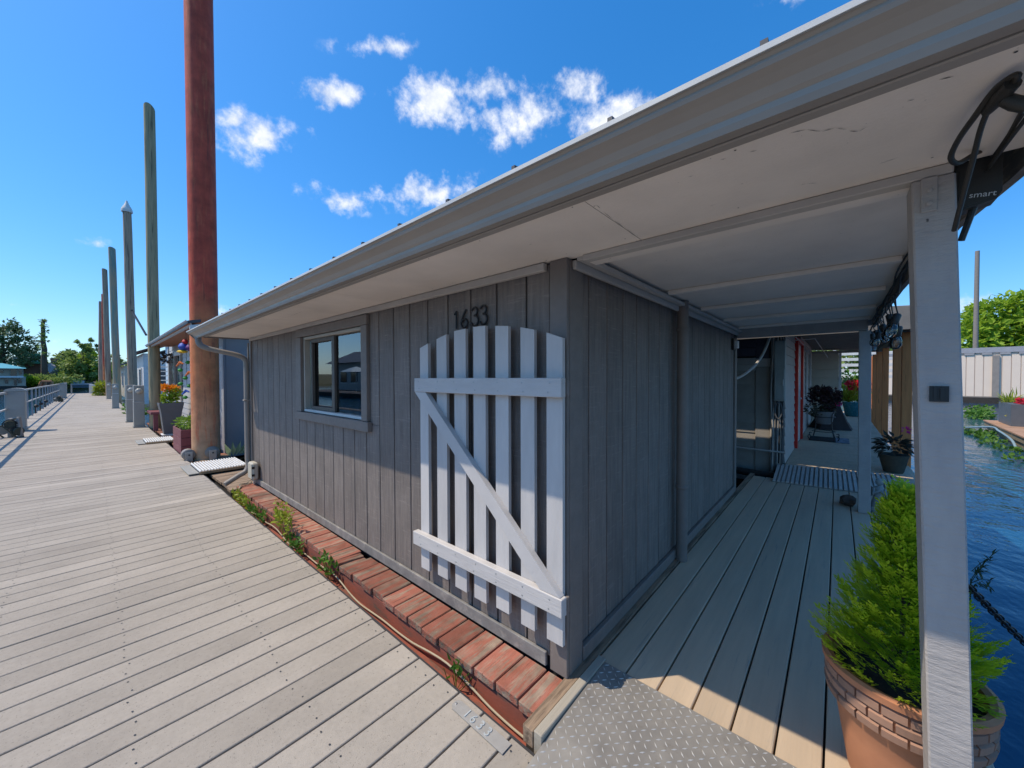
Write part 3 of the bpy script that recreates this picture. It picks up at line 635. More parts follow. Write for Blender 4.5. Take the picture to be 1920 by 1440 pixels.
# beige cable clipped along the stringer
pts = []
yy = .6
while yy < 5.7: pts.append((1.236 - .006 * math.sin(yy * 3.1), yy, -.070 + .022 * math.sin(yy * 4.3 + 1) + .012 * math.sin(yy * 9.1))); yy += .16
pts += [(1.25, 5.8, -.03), (1.27, 5.9, .03), (1.30, 5.98, .075), (1.36, 6.04, .065), (1.42, 6.07, .09), (1.45, 6.03, .13)]
tag(tube('ledge_cable', smoothpath(pts, 3), .0052, M_CABLE, None, 8), 'beige cable running along the red ledge stringer', 'cable')
for k in range(3):
    q = [(1.24 + k * .02, 5.82 + .03 * k, .062), (1.30, 5.93 + .04 * k, .066 + .006 * k), (1.38 + .02 * k, 5.98 + .03 * k, .062), (1.44, 6.08 - .02 * k, .075)]
    tag(tube('loose_cable', smoothpath(q, 4), .005, M_CABLE if k < 2 else M_CLOUDPL, None, 6), ['beige loose cable nearest the dock by the downspout foot', 'beige loose cable in the middle by the downspout foot', 'dark loose cable behind the downspout foot'][k], 'cable', 'cables by the downspout')
# beige junction box
jb = thing('junction_box', (1.46, 6.0, .13), 'small beige junction box at the foot of the dark wall', 'electrical box')
box('body', (1.405, 5.86, .135), (1.478, 6.06, .36), M_BEIGE, jb, .014); box('lid', (1.398, 5.872, .15), (1.4045, 6.048, .345), M_BEIGE, jb, .006)
for z in (.2, .3): box('latch', (1.396, 5.852, z - .015), (1.43, 5.8595, z + .015), M_BLACK, jb, .002)
tube('conduit', [(1.45, 5.96, .06), (1.45, 5.96, .14)], .012, M_BEIGE, jb)
# dock number plate
npl = thing('dock_number_plate', (1.088, 1.16, .003), 'small pale metal plate with raised 1633 on the dock edge', 'plate')
M_TAGM = mat('tag_metal', (.42, .40, .37), (.36, .34, .31), rough=.45, scale=20, metal=.25)
pb = MB(); prof = [(1.055, 1.292), (1.062, 1.304), (1.074, 1.312), (1.092, 1.312), (1.104, 1.304), (1.110, 1.292), (1.110, .985), (1.055, .985)]
pb.prism(prof, 'z', .003, .0065); pb.obj('plate', M_TAGM, npl)
lathe('rivet', [(.006, 0), (.006, .002), (.003, .0035)], (1.0825, 1.298, .0066), M_STEEL, npl, 10)
for ch, yc in (('1', 1.235), ('6', 1.195), ('3', 1.15), ('3', 1.105)):
    me = text_mesh(ch, .058, .0015); o = link('digit', me, mat('tag_digit', (.62, .66, .66), rough=.3, metal=.4), npl, (1.063, yc, .0085)); o.rotation_euler = (0, 0, rad(-90))
# ------------------------------------------------------------------ tread plate bridge
tp = thing('tread_plate_bridge', (1.32, .3, DZ), 'diamond tread plate ramp from the dock to the porch deck', 'ramp')
b = MB(); PYA, PYB = .872, -.40
def zp(x): return .012 + (x - .95) / (1.70 - .95) * (DZ + .006 - .008)
b.v = [Vector(p) for p in ((.95, PYB, zp(.95)), (1.25, PYB, zp(1.25) + .012), (1.70, PYB, DZ + .0065), (1.70, PYA, DZ + .0065), (1.25, PYA, zp(1.25) + .012), (.95, PYA, zp(.95)))]
b.f = [(0, 1, 4, 5), (1, 2, 3, 4)]; o = b.obj('plate', M_PLATE, tp); mo = o.modifiers.new('s', 'SOLIDIFY'); mo.thickness = .005; mo.offset = -1
def ztop(x): return zp(.95) + (x - .95) / .30 * (zp(1.25) + .012 - zp(.95)) if x < 1.25 else zp(1.25) + .012 + (x - 1.25) / .45 * (DZ + .0065 - zp(1.25) - .012)
tb = MB(); st = .030
for i in range(25):
    for j in range(43):
        x = .968 + i * st; y = PYA - .018 - j * st
        if x > 1.69: continue
        an = rad(45) if (i + j) % 2 else rad(-45); L_, W_ = .0132, .0036; z = ztop(x) - .0005
        ca, sa = math.cos(an), math.sin(an); bb = len(tb.v)
        for (p, q, h_) in ((-L_, 0, 0), (0, -W_, 0), (L_, 0, 0), (0, W_, 0), (-L_ * .5, 0, .0026), (L_ * .5, 0, .0026)):
            xx = x + p * ca - q * sa; tb.v.append(Vector((xx, y + p * sa + q * ca, z + h_ + (ztop(xx) - ztop(x)))))
        tb.f += [(bb, bb + 1, bb + 4), (bb + 1, bb + 2, bb + 5), (bb + 1, bb + 5, bb + 4), (bb + 2, bb + 3, bb + 5), (bb + 3, bb, bb + 4), (bb + 3, bb + 4, bb + 5)]
tag(tb.obj('tread_bars', M_TREAD, tp), kind='stuff')
box('side_board', (1.17, .876, -.05), (1.72, .917, DZ + .012), mat('pale_board', (.42, .37, .29), (.34, .30, .24), rough=.8, scale=2, st=(2, 30, 30), bump=.4), tp)
# ------------------------------------------------------------------ left side of the dock: railing, pedestals
RX = -1.60
rl = thing('dock_railing', (RX, 27, 0), 'pale metal railing with two rails along the water side of the dock', 'railing')
me = box_me(.05, .045, 1.10, .004); y = -2.6
while y < 57.5:
    link('post', me, M_RAILP, rl, (RX, y, .552)); y += 1.7
for z, r in ((1.105, .026), (.64, .018)):
    b = MB(); b.box((RX - r, -3, z - r), (RX + r, 57.4, z + r)); b.obj('rail', M_RAIL, rl)
def pedestal(x, y, w, h, label):
    t = thing('utility_pedestal', (x, y, 0), label, 'pedestal', 'grey pedestals along the railing')
    box('base', (x - w * .56, y - w * .56, .002), (x + w * .56, y + w * .56, .10), M_GREYB, t, .01)
    box('body', (x - w / 2, y - w / 2, .1), (x + w / 2, y + w / 2, h - .06), M_GREYB, t, .012)
    b = MB(); n = 8; prof = [(x - w * .53, h - .058), (x + w * .53, h - .058)] + [(x + w * .53 * math.cos(math.pi * k / n), h - .035 + .075 * math.sin(math.pi * k / n)) for k in range(n + 1)]
    b.prism(prof, 'y', y - w * .53, y + w * .53); b.obj('cap', M_GREYB, t)
    box('door', (x - w * .42, y - w / 2 - .006, .45), (x + w * .42, y - w / 2 - .0005, h - .14), M_GREYB, t, .003)
    return t
pedestal(-1.44, 17.75, .36, 1.20, 'large grey round-capped pedestal nearest on the railing side')
pedestal(-1.44, 44.6, .36, 1.15, 'small distant grey pedestal at the end of the railing')
box_post = tag(box('end_post', (-1.36, 57.5, .002), (-1.26, 57.6, .95), M_GREYB), 'thin grey post at the far left end of the dock', 'post')
def valve(x, y, s, label):
    t = thing('valve_cluster', (x, y, 0), label, 'valve', 'pipe valves on the dock edge')
    b = MB(); b.tube([(x, y, .0), (x, y, .42 * s)], .045 * s, 10); b.tube([(x, y, .40 * s), (x + .12 * s, y - .1 * s, .44 * s), (x + .15 * s, y - .12 * s, .002)], .04 * s, 10); b.obj('pipe', M_SPOUT, t, True)
    for k, (dx, dy, z, r) in enumerate(((.0, -.08, .3, .10), (-.12, .05, .17, .12), (.1, -.12, .14, .11))):
        M = Matrix.Rotation(rad(90), 3, 'X') @ Matrix.Rotation(rad(20 * k), 3, 'Y')
        b = MB(); b.lathe([(r * .6, -.06), (r, -.05), (r, -.02), (r * .55, 0), (r, .03), (r * .9, .06)], Vector((x + dx * s, y + dy * s, z * s)), 14, M); b.obj('valve_body', M_GREYB if k == 1 else M_MOSSPOT, t, True)
    b = MB(); q = [(x + .1 * s * math.cos(k * .6), y - .14 * s, .30 * s + .1 * s * math.sin(k * .6)) for k in range(11)]; b.tube(q, .012 * s, 6); b.obj('hand_wheel', M_BLACK, t, True)
    b = MB(); b.tube(smoothpath([(x - .1, y - .1, .02), (x - .25, y - .2, .25), (x - .1, y - .3, .32), (x + .1, y - .25, .03), (x + .22, y - .2, .02)], 5), .018, 6); b.obj('hose', M_MOSSPOT, t, True)
    return t
valve(-1.38, 15.9, 1.15, 'grey pipe valves and hose beside the nearest pedestal')
valve(-1.40, 38.0, .9, 'distant pipe valves beside the far pedestal')
for k, yy in enumerate((25.2, 27.4, 30.2)):
    t = thing('rail_fitting', (RX + .05, yy, 0), ['black fitting nearest on the railing foot', 'thin dark hose bib on the railing', 'dark fitting farthest along the railing'][k], 'fitting')
    box('bracket', (RX + .028, yy - .05, .05), (RX + .06, yy + .05, .38 if k != 1 else .52), M_BLACK, t); lathe('knob', [(.03, 0), (.07, .03), (.07, .1), (.03, .13)], (RX + .07, yy, .3), M_BLACK, t, 10)
# electric meter pedestals on the right edge
def meter(x, y, h, label):
    t = thing('meter_pedestal', (x, y, 0), label, 'meter pedestal', 'electric meter pedestals along the dock edge')
    box('base', (x - .135, y - .155, .002), (x + .135, y + .155, .05), M_GREYB, t, .004)
    box('body', (x - .12, y - .14, .05), (x + .12, y + .14, h * .62), M_GREYB, t, .008)
    box('meter_housing', (x - .115, y - .145, h * .62 + .004), (x + .115, y + .14, h), M_GREYB, t, .008)
    box('seam', (x - .10, y - .149, h * .60), (x + .10, y - .1415, h * .615), M_WHITE, t, .001)
    M = Matrix.Rotation(rad(90), 3, 'X')
    b = MB(); b.lathe([(.075, 0), (.085, .01), (.085, .03), (.075, .06), (.05, .085), (.0, .09)], Vector((x, y - .145, h - .17)), 18, M); b.obj('meter', mat('meter_face', (.52, .49, .42), rough=.3), t, True)
meter(.96, 16.2, 1.29, 'nearest grey electric meter pedestal on the right dock edge'); meter(.90, 18.4, 1.28, 'grey meter pedestal half hidden behind the nearest one')
meter(.80, 27.4, 1.24, 'third grey meter pedestal along the right dock edge'); meter(.85, 40.5, 1.2, 'fourth, distant grey meter pedestal on the right dock edge')
meter(.62, 50.0, 1.08, 'farthest tiny grey meter pedestal on the right dock edge')
tag(box('dock_locker', (-.15, 57.2, .002), (.65, 58.2, .92), M_WHITE, None, .02), 'white locker standing at the far end of the dock', 'locker')
# ------------------------------------------------------------------ piles
lathe_p = lathe('steel_pile', [(.214, -1.2), (.214, 1.0), (.214, 3.0), (.214, 6.0), (.214, 9.6)], (1.435, 9.05, 0), M_RUST, None, 40)
tag(lathe_p, 'tall thick rust-red round steel pile beside the gangplank', 'pile')
def pile(x, y, r, h, m, label, lean=(0, 0), cap=None, cut=.1):
    t = thing('timber_pile', (x, y, -.6), label, 'pile', 'timber mooring piles along the dock')
    b = MB(); n = 18; rings = 9
    for i in range(rings + 1):
        z = -.9 + (h + .9) * i / rings; k = i / rings
        for j in range(n):
            w = 2 * math.pi * j / n; rr = r * (1 - .10 * k) * (1 + .03 * math.sin(3 * w + i) + rnd.uniform(-.015, .015))
            zz = z + (cut * math.cos(w + 2) if i == rings else 0)
            b.v.append(Vector((x + lean[0] * k + rr * math.cos(w), y + lean[1] * k + rr * math.sin(w), zz)))
    for i in range(rings):
        for j in range(n): b.f.append((i * n + j, i * n + (j + 1) % n, (i + 1) * n + (j + 1) % n, (i + 1) * n + j))
    b.f.append(tuple(range(rings * n, rings * n + n)))
    b.obj('trunk', m, t, True)
    if cap:
        lathe('cap', [(r * 1.15, 0), (r * 1.22, .08), (r * 1.08, .2), (r * .5, .42), (.03, .62)], (x + lean[0], y + lean[1], h - .12), M_WHITE, t, 18)
pile(1.30, 15.9, .142, 9.75, M_PILEG, 'tall green stained timber pile next to the steel pile', cut=.12)
pile(1.50, 28.6, .19, 10.5, M_PILE, 'timber pile wearing a white cone cap', cap=True, lean=(-.1, 0))
pile(1.16, 36.2, .19, 10.1, M_PILET, 'blue-green stained timber pile beyond the capped pile', lean=(-.12, 0))
pile(1.02, 48.0, .19, 11.0, M_PILE, 'thin distant brown timber pile left of the blue-green pile', lean=(-.1, .2))
pile(.62, 54.5, .19, 9.0, M_PILE, 'farthest brown timber pile at the dock end', lean=(.15, 0))
tag(lathe('pipe_pile', [(.13, -1), (.13, 4), (.13, 9.3)], (.86, 51.0, 0), M_RUST, None, 16), 'thin rust-red pipe pile among the far timber piles', 'pile')
br = MB(); br.tube([gd(246, 580, 28.6), gd(274, 628, 26)], .05, 6); tag(br.obj('pile_brace', M_BLACK, None, True), 'dark diagonal rod leaning off the capped pile', 'rod')
# ------------------------------------------------------------------ neighbour's ledge, gangplanks, planters
nl = thing('neighbour_ledge', (1.5, 12, -.05), 'brown plank ledge under the planters beside the dock', 'walkway')
y = 6.16; 
while y < 17.6:
    box('plank', (1.235 + rnd.uniform(-.01, .01), y + .004, -.062), (1.78 if y < 9.2 else 1.72, y + .196, -.02 + rnd.uniform(-.003, .003)), M_STRIP if y < 9 else mat('brown_red_plank', (.27, .11, .065), (.2, .085, .05), rough=.9, scale=2, st=(3, 20, 20), vary=.2, bump=.5), nl, .004); y += .2
box('float_beam', (1.26, 6.2, -.6), (1.40, 17.6, -.066), M_DARKWOOD, nl)
def gangplank(x0, x1, ya, yb, n, z, label):
    t = thing('gangplank', ((x0 + x1) / 2, (ya + yb) / 2, z), label, 'gangplank')
    p = (x1 - x0) / n; me = box_me(p * .5, yb - ya, .03, .004)
    for i in range(n): link('slat', me, M_ALU, t, (x0 + (i + .5) * p, (ya + yb) / 2, z + .012))
    box('tray', (x0, ya, z - .022), (x1, yb, z - .006), M_RUBBER, t, 0); box('frame', (x0, ya - .022, z - .03), (x1, ya - .002, z + .012), mat('tan_edge', (.34, .24, .14), rough=.7), t)  # dark tray under pale slats: shaded gaps and lit ridges put into colour
    box('hinge_plate', (x0 - .13, ya + .01, z - .018), (x0 - .002, yb - .01, z - .006), M_GREYB, t)
gangplank(1.09, 1.72, 7.42, 8.26, 17, .038, 'ribbed white aluminium gangplank at the foot of the steel pile')
gangplank(.80, 1.30, 11.8, 12.6, 13, .030, 'small ribbed gangplank beside the maroon planter box')
# hoses and bumpers around the pile foot
def wheel(u, v, label, s=1):
    p = gz(u, v, .0); t = thing('dock_roller', p, label, 'roller'); x, y = p.x, p.y
    M = Matrix.Rotation(rad(90), 3, 'X'); b = MB(); b.lathe([(.07 * s, -.09), (.1 * s, -.07), (.1 * s, .07), (.07 * s, .09)], Vector((x, y, .1 * s)), 16, M); b.obj('wheel', M_SPOUT, t, True)
    box('bracket', (x - .05 * s, y - .11 * s, -.02), (x + .05 * s, y - .092 * s, .15 * s), M_STEEL, t); tube('axle', [(x, y - .12 * s, .1 * s), (x, y + .12 * s, .1 * s)], .015, M_RUBBER, t)
wheel(353, 862, 'grey roller at the left foot of the steel pile'); wheel(397, 858, 'long dark roller at the right foot of the steel pile', 1.1)
def leaves_ball(b, c, r, n, ln, w, squash=.8, up=.3, hollow=.5):
    for _ in range(n):
        d = rv().normalized(); k = hollow + (1 - hollow) * rnd.random()
        p = Vector(c) + Vector((d.x * r * k, d.y * r * k, d.z * r * k * squash)); dd = (d + Vector((0, 0, up)) + rv(.5)).normalized()
        b.leaf(p, dd, (rv() + Vector((0, 0, 1))), ln * rnd.uniform(.7, 1.3), w * rnd.uniform(.7, 1.3))
# maroon planter box (three boards high)
pc = gz(339.5, 853, -.02); X0, Y0 = pc.x, pc.y; Lx, Ly = .62, 1.05
t = thing('planter_box', (X0 + Lx / 2, Y0 + Ly / 2, -.02), 'maroon wooden planter box with bright green foliage', 'planter')
for k in range(3):
    z0, z1 = -.018 + k * .165, -.018 + k * .165 + .158
    box('board', (X0, Y0 + .02, z0), (X0 + .022, Y0 + Ly, z1), M_MAROON, t); box('board', (X0, Y0, z0), (X0 + Lx, Y0 + .0195, z1), M_MAROON, t)
    box('board', (X0 + Lx - .022, Y0 + .02, z0), (X0 + Lx, Y0 + Ly, z1), M_MAROON, t); box('board', (X0 + .023, Y0 + Ly - .02, z0), (X0 + Lx - .023, Y0 + Ly, z1), M_MAROON, t)
box('soil', (X0 + .024, Y0 + .02, .02), (X0 + Lx - .024, Y0 + Ly - .022, .42), M_SOIL, t, 0)
b = MB()
for k in range(9): leaves_ball(b, (X0 + .1 + .42 * rnd.random(), Y0 + .12 + .75 * rnd.random(), .54 + .07 * rnd.random()), .16, 110, .055, .04)
b.raw('foliage', leafmat('planter_leaf', (.24, .36, .04), (.12, .25, .03)), t)
b = MB(); leaves_ball(b, (X0 + .52, Y0 + .1, .62), .06, 30, .05, .04); b.raw('blossom', M_FLY, t)
# slate planter with marigolds
c = gz(321, 816, -.02)
t = thing('slate_planter', (c.x, c.y, -.02), 'tall tapered slate grey planter with orange and yellow flowers', 'planter')
b = MB(); b.lathe([(.16, 0), (.17, .03), (.23, .5), (.27, .66), (.275, .70), (.25, .70), (.24, .64)], (c.x, c.y, -.02), 4, Matrix.Rotation(rad(45), 3, 'Z') @ Matrix.Scale(1.25, 3)); b.obj('pot', M_SLATE, t)
b = MB(); b.lathe([(.20, 0), (.22, .03), (.2, .04)], (c.x, c.y, -.018), 4, Matrix.Rotation(rad(45), 3, 'Z') @ Matrix.Scale(1.25, 3)); b.obj('saucer', M_WHITE, t)
b = MB()
for k in range(6): leaves_ball(b, (c.x + rnd.uniform(-.15, .15), c.y + rnd.uniform(-.15, .15), .86 + .05 * k), .10, 60, .09, .06)
b.raw('foliage', leafmat('marigold_leaf', (.30, .40, .03), (.16, .28, .02)), t)
b = MB()
for k in range(5): leaves_ball(b, (c.x + rnd.uniform(-.12, .12), c.y + rnd.uniform(-.12, .12), 1.22 + rnd.uniform(-.06, .06)), .08, 50, .07, .05)
b.raw('blossom', M_FLY, t)
c = gz(297, 806, -.02); t = thing('maroon_bench', (c.x, c.y, -.02), 'low maroon bench behind the slate planter', 'bench')
box('seat', (c.x - .18, c.y - .3, .46), (c.x + .30, c.y + .9, .53), M_MAROON, t)
for yy in (c.y - .25, c.y + .75): box('leg', (c.x - .12, yy, -.018), (c.x - .02, yy + .1, .458), M_MAROON, t); box('leg', (c.x + .16, yy, -.018), (c.x + .26, yy + .1, .458), M_MAROON, t)
b = MB(); c = gz(232, 778, .0)
for k in range(5): leaves_ball(b, (c.x + .3 + rnd.uniform(-.1, .3), c.y + rnd.uniform(-1, 3.5), .12), .22, 60, .12, .08)
tag(b.raw('low_shrub', M_GREEN), 'low green plants growing between the meter pedestals and the ledge', 'plant')
b = MB()
for k in range(4): leaves_ball(b, gd(191, 712 + k * 4, 49) + Vector((0, 0, -.6)), .5, 110, .26, .16)
tag(b.raw('lime_shrub', M_YGREEN), 'yellow-green potted shrub by the far timber piles', 'plant')
b = MB()
for k in range(5):
    p = gz(432 + 5 * k, 856 - k, .03); b.leaf(p, (-.3 + .25 * k, -.5, .9), (0, -1, .3), .28, .09, .3)
tag(b.raw('pale_leaf_plant', leafmat('pale_leaf', (.38, .45, .28), (.28, .36, .18))), 'pale striped leaves behind the gangplank', 'plant')
# weeds in the gap below the red ledge
def weed(y, n, spread, z, label, m, tall=.0):
    b = MB()
    for k in range(n):
        p = Vector((1.205 + rnd.uniform(-.02, .04), y + rnd.uniform(-spread, spread), z + rnd.uniform(-.06, .05) + tall * rnd.random()))
        b.leaf(p, rv() + Vector((-.3, 0, .7)), rv() + Vector((0, 0, 1)), rnd.uniform(.03, .06), rnd.uniform(.02, .035))
    for k in range(int(6 + tall * 40)):
        q = Vector((1.22, y + rnd.uniform(-spread, spread) * .6, z - .1)); e_ = q + Vector((rnd.uniform(-.05, .06), rnd.uniform(-.08, .08), .12 + tall * rnd.random()))
        b.tube([q, (q + e_) / 2 + rv(.01), e_], .0022, 4, False)
    tag(b.raw('weed', m), label, 'weed', 'weeds between the dock and the ledge')
weed(5.55, 150, .34, .0, 'yellowing weeds at the far end of the red ledge', M_YGREEN); weed(4.9, 130, .32, -.02, 'green weeds near the downspout outlet', M_GREEN)
weed(4.05, 170, .22, .07, 'tallest weed spilling over the red planks', M_YGREEN, .16); weed(3.75, 90, .2, -.02, 'low green weed beside the tallest one', M_GREEN)
weed(3.02, 60, .14, .01, 'small weed halfway along the red ledge', M_GREEN, .05); weed(1.46, 14, .045, -.01, 'single green sprig near the dock number plate', M_GREEN)
# ------------------------------------------------------------------ neighbour house (pale lap siding, brown soffit)
NX, NY0, NY1 = 1.78, 9.30, 17.4
nh = thing('neighbour_house', (3.4, 13, -.02), 'pale lap-sided floating house with brown soffit beyond the steel pile', 'house')
b = MB(); b.box((NX + .02, NY0 + .02, -.1), (5.2, NY1, 2.75)); b.obj('wall', M_LAPG, nh)
z = .0
while z < 2.52:
    b = MB(); b.prism([(NX + .0, z), (NX + .018, z), (NX + .018, z + .17), (NX + .012, z + .17)], 'y', NY0 + 1.05, NY1); b.obj('siding_board', M_LAP, nh); z += .162
for k in range(8): box('siding_panel', (NX + .02 + k * .41, NY0 - .012, -.1), (NX + .422 + k * .41, NY0 + .018, 2.6), M_LAPG, nh, .004)
box('corner_trim', (NX - .02, NY0 - .02, -.1), (NX + .016, NY0 + .08, 2.55), M_LAPG, nh); box('corner_trim', (NX - .02, NY1 - .02, 0), (NX + .016, NY1 + .06, 2.5), M_WHITE, nh)
lv = box('vent', (NX + .42, NY0 - .022, .28), (NX + .74, NY0 - .0125, .52), M_SPOUT, nh)
for k in range(3): box('louvre', (NX + .45, NY0 - .030, .31 + k * .07), (NX + .71, NY0 - .0225, .35 + k * .07), M_LAPG, lv, .002)
dr = box('door', (NX - .012, NY0 + .10, .02), (NX + .017, NY0 + 1.0, 2.15), mat('pale_door', (.40, .39, .40), rough=.5), nh); lathe('handle', [(.02, 0), (.035, .02), (.03, .05)], (NX - .05, NY0 + .92, 1.0), M_STEEL, dr, 12)
wn = box('window', (NX - .004, 14.6, .85), (NX + .005, 16.9, 2.2), mat('dark_window', (.06, .065, .07), rough=.08, spec=.6), nh)
for (a, c_, d, e_) in ((14.5, 17.0, 2.2, 2.32), (14.5, 17.0, .74, .85), (14.5, 14.6, .85, 2.2), (16.9, 17.0, .85, 2.2), (15.7, 15.8, .85, 2.2)): box('frame', (NX - .05, a, d), (NX - .0045, c_, e_), M_WHITE if d > 2 or e_ < 1 else M_TAN, wn)
b = MB(); b.prism([(1.18, 2.50), (1.95, 2.56), (1.95, 2.60), (1.18, 2.54)], 'y', 8.92, 16.55); b.obj('soffit', M_BROWNSOF, nh)
b = MB(); b.prism([(.0 + x * 1.02 + .27, z_ + .43) for x, z_ in gp], 'y', 8.86, 16.6); b.obj('gutter', mat('pale_gutter', (.48, .49, .50), rough=.4), nh)
b = MB(); b.prism([(1.17, 2.55), (3.4, 3.05), (5.6, 2.6), (5.6, 2.5), (3.4, 2.95), (1.17, 2.50)], 'y', 8.85, 16.6); r_ = b.obj('roof', M_ROOF, nh)
b = MB(); b.prism([(1.2, 2.47), (3.4, 2.97), (3.4, 2.78), (1.2, 2.40)], 'y', 8.86, 8.90); b.obj('rake_board', M_WHITE, r_)
# hanging parrot mobile
pr = thing('parrot_mobile', (1.30, 9.6, 1.55), 'colourful parrot mobile hanging under the brown soffit', 'ornament')
P0 = gx(349, 641, 1.30)
tube('cord', [P0 + Vector((0, 0, .25)), P0 + Vector((0, 0, -.9))], .004, M_BLACK, pr, 5)
cols = dict(r=mat('toy_red', (.6, .03, .03)), b=mat('toy_blue', (.03, .10, .5)), g=mat('toy_green', (.03, .28, .04)), y=mat('toy_yellow', (.8, .55, .02)), o=mat('toy_orange', (.8, .2, .04)))
def blob(nm, p, r, m, sx=(1, 1, 1)):
    b_ = MB(); Mx = Matrix.Diagonal(sx); b_.lathe([(.01, -r), (r * .7, -r * .7), (r, 0), (r * .7, r * .7), (.01, r)], p, 10, Mx); return b_.obj(nm, m, pr, True)
wv = Vector((.66, -.75, 0))
blob('bird_head', P0 + wv * -.02, .055, cols['r']); blob('bird_body', P0 + wv * -.06 + Vector((0, 0, -.10)), .085, cols['b']); blob('wing', P0 + wv * .08 + Vector((0, 0, -.12)), .075, mat('toy_purple', (.12, .03, .2)))
blob('perch', P0 + wv * -.08 + Vector((0, 0, -.2)), .03, cols['y'], (3.2, 3.2, 1)); blob('tail', P0 + wv * .12 + Vector((0, 0, -.27)), .07, cols['g'], (.7, .7, 1.5))
for k, (dx, dz, c_) in enumerate(((-.13, -.42, 'o'), (.05, -.62, 'o'), (-.02, -1.0, 'b'), (.16, -1.0, 'b'))): 
    q = [P0 + wv * (dx - .08) + Vector((0, 0, dz - .08)), P0 + wv * dx + Vector((0, 0, dz)), P0 + wv * (dx + .06) + Vector((0, 0, dz - .03))]
    tube('small_bird', q, [.012, .028, .015], cols[c_], pr, 6)
for k, (dx, dz) in enumerate(((.03, -.42), (-.13, -.58), (-.03, -.74), (.12, -.74), (-.13, -.86), (.05, -.9), (-.04, -1.14), (.14, -1.14))): blob('leaf', P0 + wv * dx + Vector((0, 0, dz)), .045, cols['g'], (1, 1, .8))
lt = gx(317, 673, 1.65); t = thing('wall_ornament', lt, 'dark hanging ornament at the far corner of the pale house', 'ornament')
b = MB(); leaves_ball(b, lt, .16, 90, .12, .06); b.raw('twigs', M_BARK, t); tube('hook', [lt + Vector((0, 0, .1)), lt + Vector((0, 0, .55))], .008, M_BLACK, t, 5)
# blue house with ribbed metal roof further along
def facade_house(name, label, x0, x1, y0, y1, zh, mw, mr, ov=.5, rise=.9, win=(), door=None):
    t = thing(name, ((x0 + x1) / 2, (y0 + y1) / 2, -.1), label, 'house')
    b = MB(); b.box((x0, y0, -.1), (x1, y1, zh)); b.obj('wall', mw, t)
    b = MB(); xm = (x0 + x1) / 2; b.prism([(x0 - ov, zh - .05), (xm, zh + rise), (x1 + ov, zh - .05), (x1 + ov, zh + .05), (xm, zh + rise + .1), (x0 - ov, zh + .05)], 'y', y0 - ov, y1 + ov); r = b.obj('roof', mr, t)
    for (ax, a, c_, d, e_) in win:
        if ax == 'x':
            w = box('window', (x0 - .03, a, d), (x0 - .004, c_, e_), mat('dark_window', (.06, .065, .07)), t); 
            for q in ((a - .08, a, d - .08, e_ + .08), (c_, c_ + .08, d - .08, e_ + .08), (a, c_, d - .08, d), (a, c_, e_, e_ + .08)): box('frame', (x0 - .06, q[0], q[2]), (x0 - .005, q[1], q[3]), M_WHITE, w, 0)
        else:
            w = box('window', (a, y0 - .03, d), (c_, y0 - .004, e_), mat('dark_window', (.06, .065, .07)), t)
            for q in ((a - .08, a, d - .08, e_ + .08), (c_, c_ + .08, d - .08, e_ + .08), (a, c_, d - .08, d), (a, c_, e_, e_ + .08)): box('frame', (q[0], y0 - .06, q[2]), (q[1], y0 - .005, q[3]), M_WHITE, w, 0)
    return t, r
M_PALER = mat('pale_ribbed_roof', (.50, .44, .37), (.42, .36, .30), rough=.5)
M_PBLUE = mat('pale_blue_siding', (.50, .62, .72), (.45, .57, .67), rough=.6)
t, r = facade_house('blue_house', 'pale blue two-storey house with ribbed metal roof behind the green pile', 2.45, 6.2, 20.6, 25.0, 3.25, M_PBLUE, M_PALER, .45, .5, win=(('y', 2.75, 3.4, 2.2, 2.95), ('y', 3.6, 4.3, 2.2, 2.95), ('x', 21.5, 22.6, 2.0, 2.9)))
for k in range(14): box('rib', (2.1, 20.3 + k * .37, 3.29), (2.2, 20.36 + k * .37, 3.36), M_PALER, r, 0)
box('porch_wall', (2.2, 20.45, -.1), (4.6, 20.58, 1.7), mat('cream_siding', (.42, .37, .22), rough=.7), t); box('band', (2.15, 20.40, 1.7), (4.7, 20.58, 2.05), M_BLUEW, t)
st_ = thing('outside_stair', (1.9, 22, 0), 'white outside stair climbing to the blue house', 'stair')
for k in range(12): box('step', (1.75, 20.2 + k * .28, .2 + k * .2), (2.4, 20.44 + k * .28, .24 + k * .2), M_WHITE, st_)
box('stringer', (1.74, 20.2, 0), (1.79, 23.6, .2), M_WHITE, st_)
facade_house('white_house', 'small white house behind the piles with a brown roof', 2.2, 6.5, 33, 39, 3.1, M_WHITE, mat('brown_shingle', (.17, .085, .06), rough=.8), .4, 1.1, win=(('x', 34, 35.4, 1, 2.1), ('y', 2.8, 3.8, 1, 2.1)))
facade_house('tan_house', 'low tan house near the far end of the dock', 1.9, 7.0, 46, 53, 2.6, M_CREAM, mat('grey_shingle', (.2, .17, .15), rough=.8), .4, 1.4, win=(('x', 47.5, 49, .9, 2),))
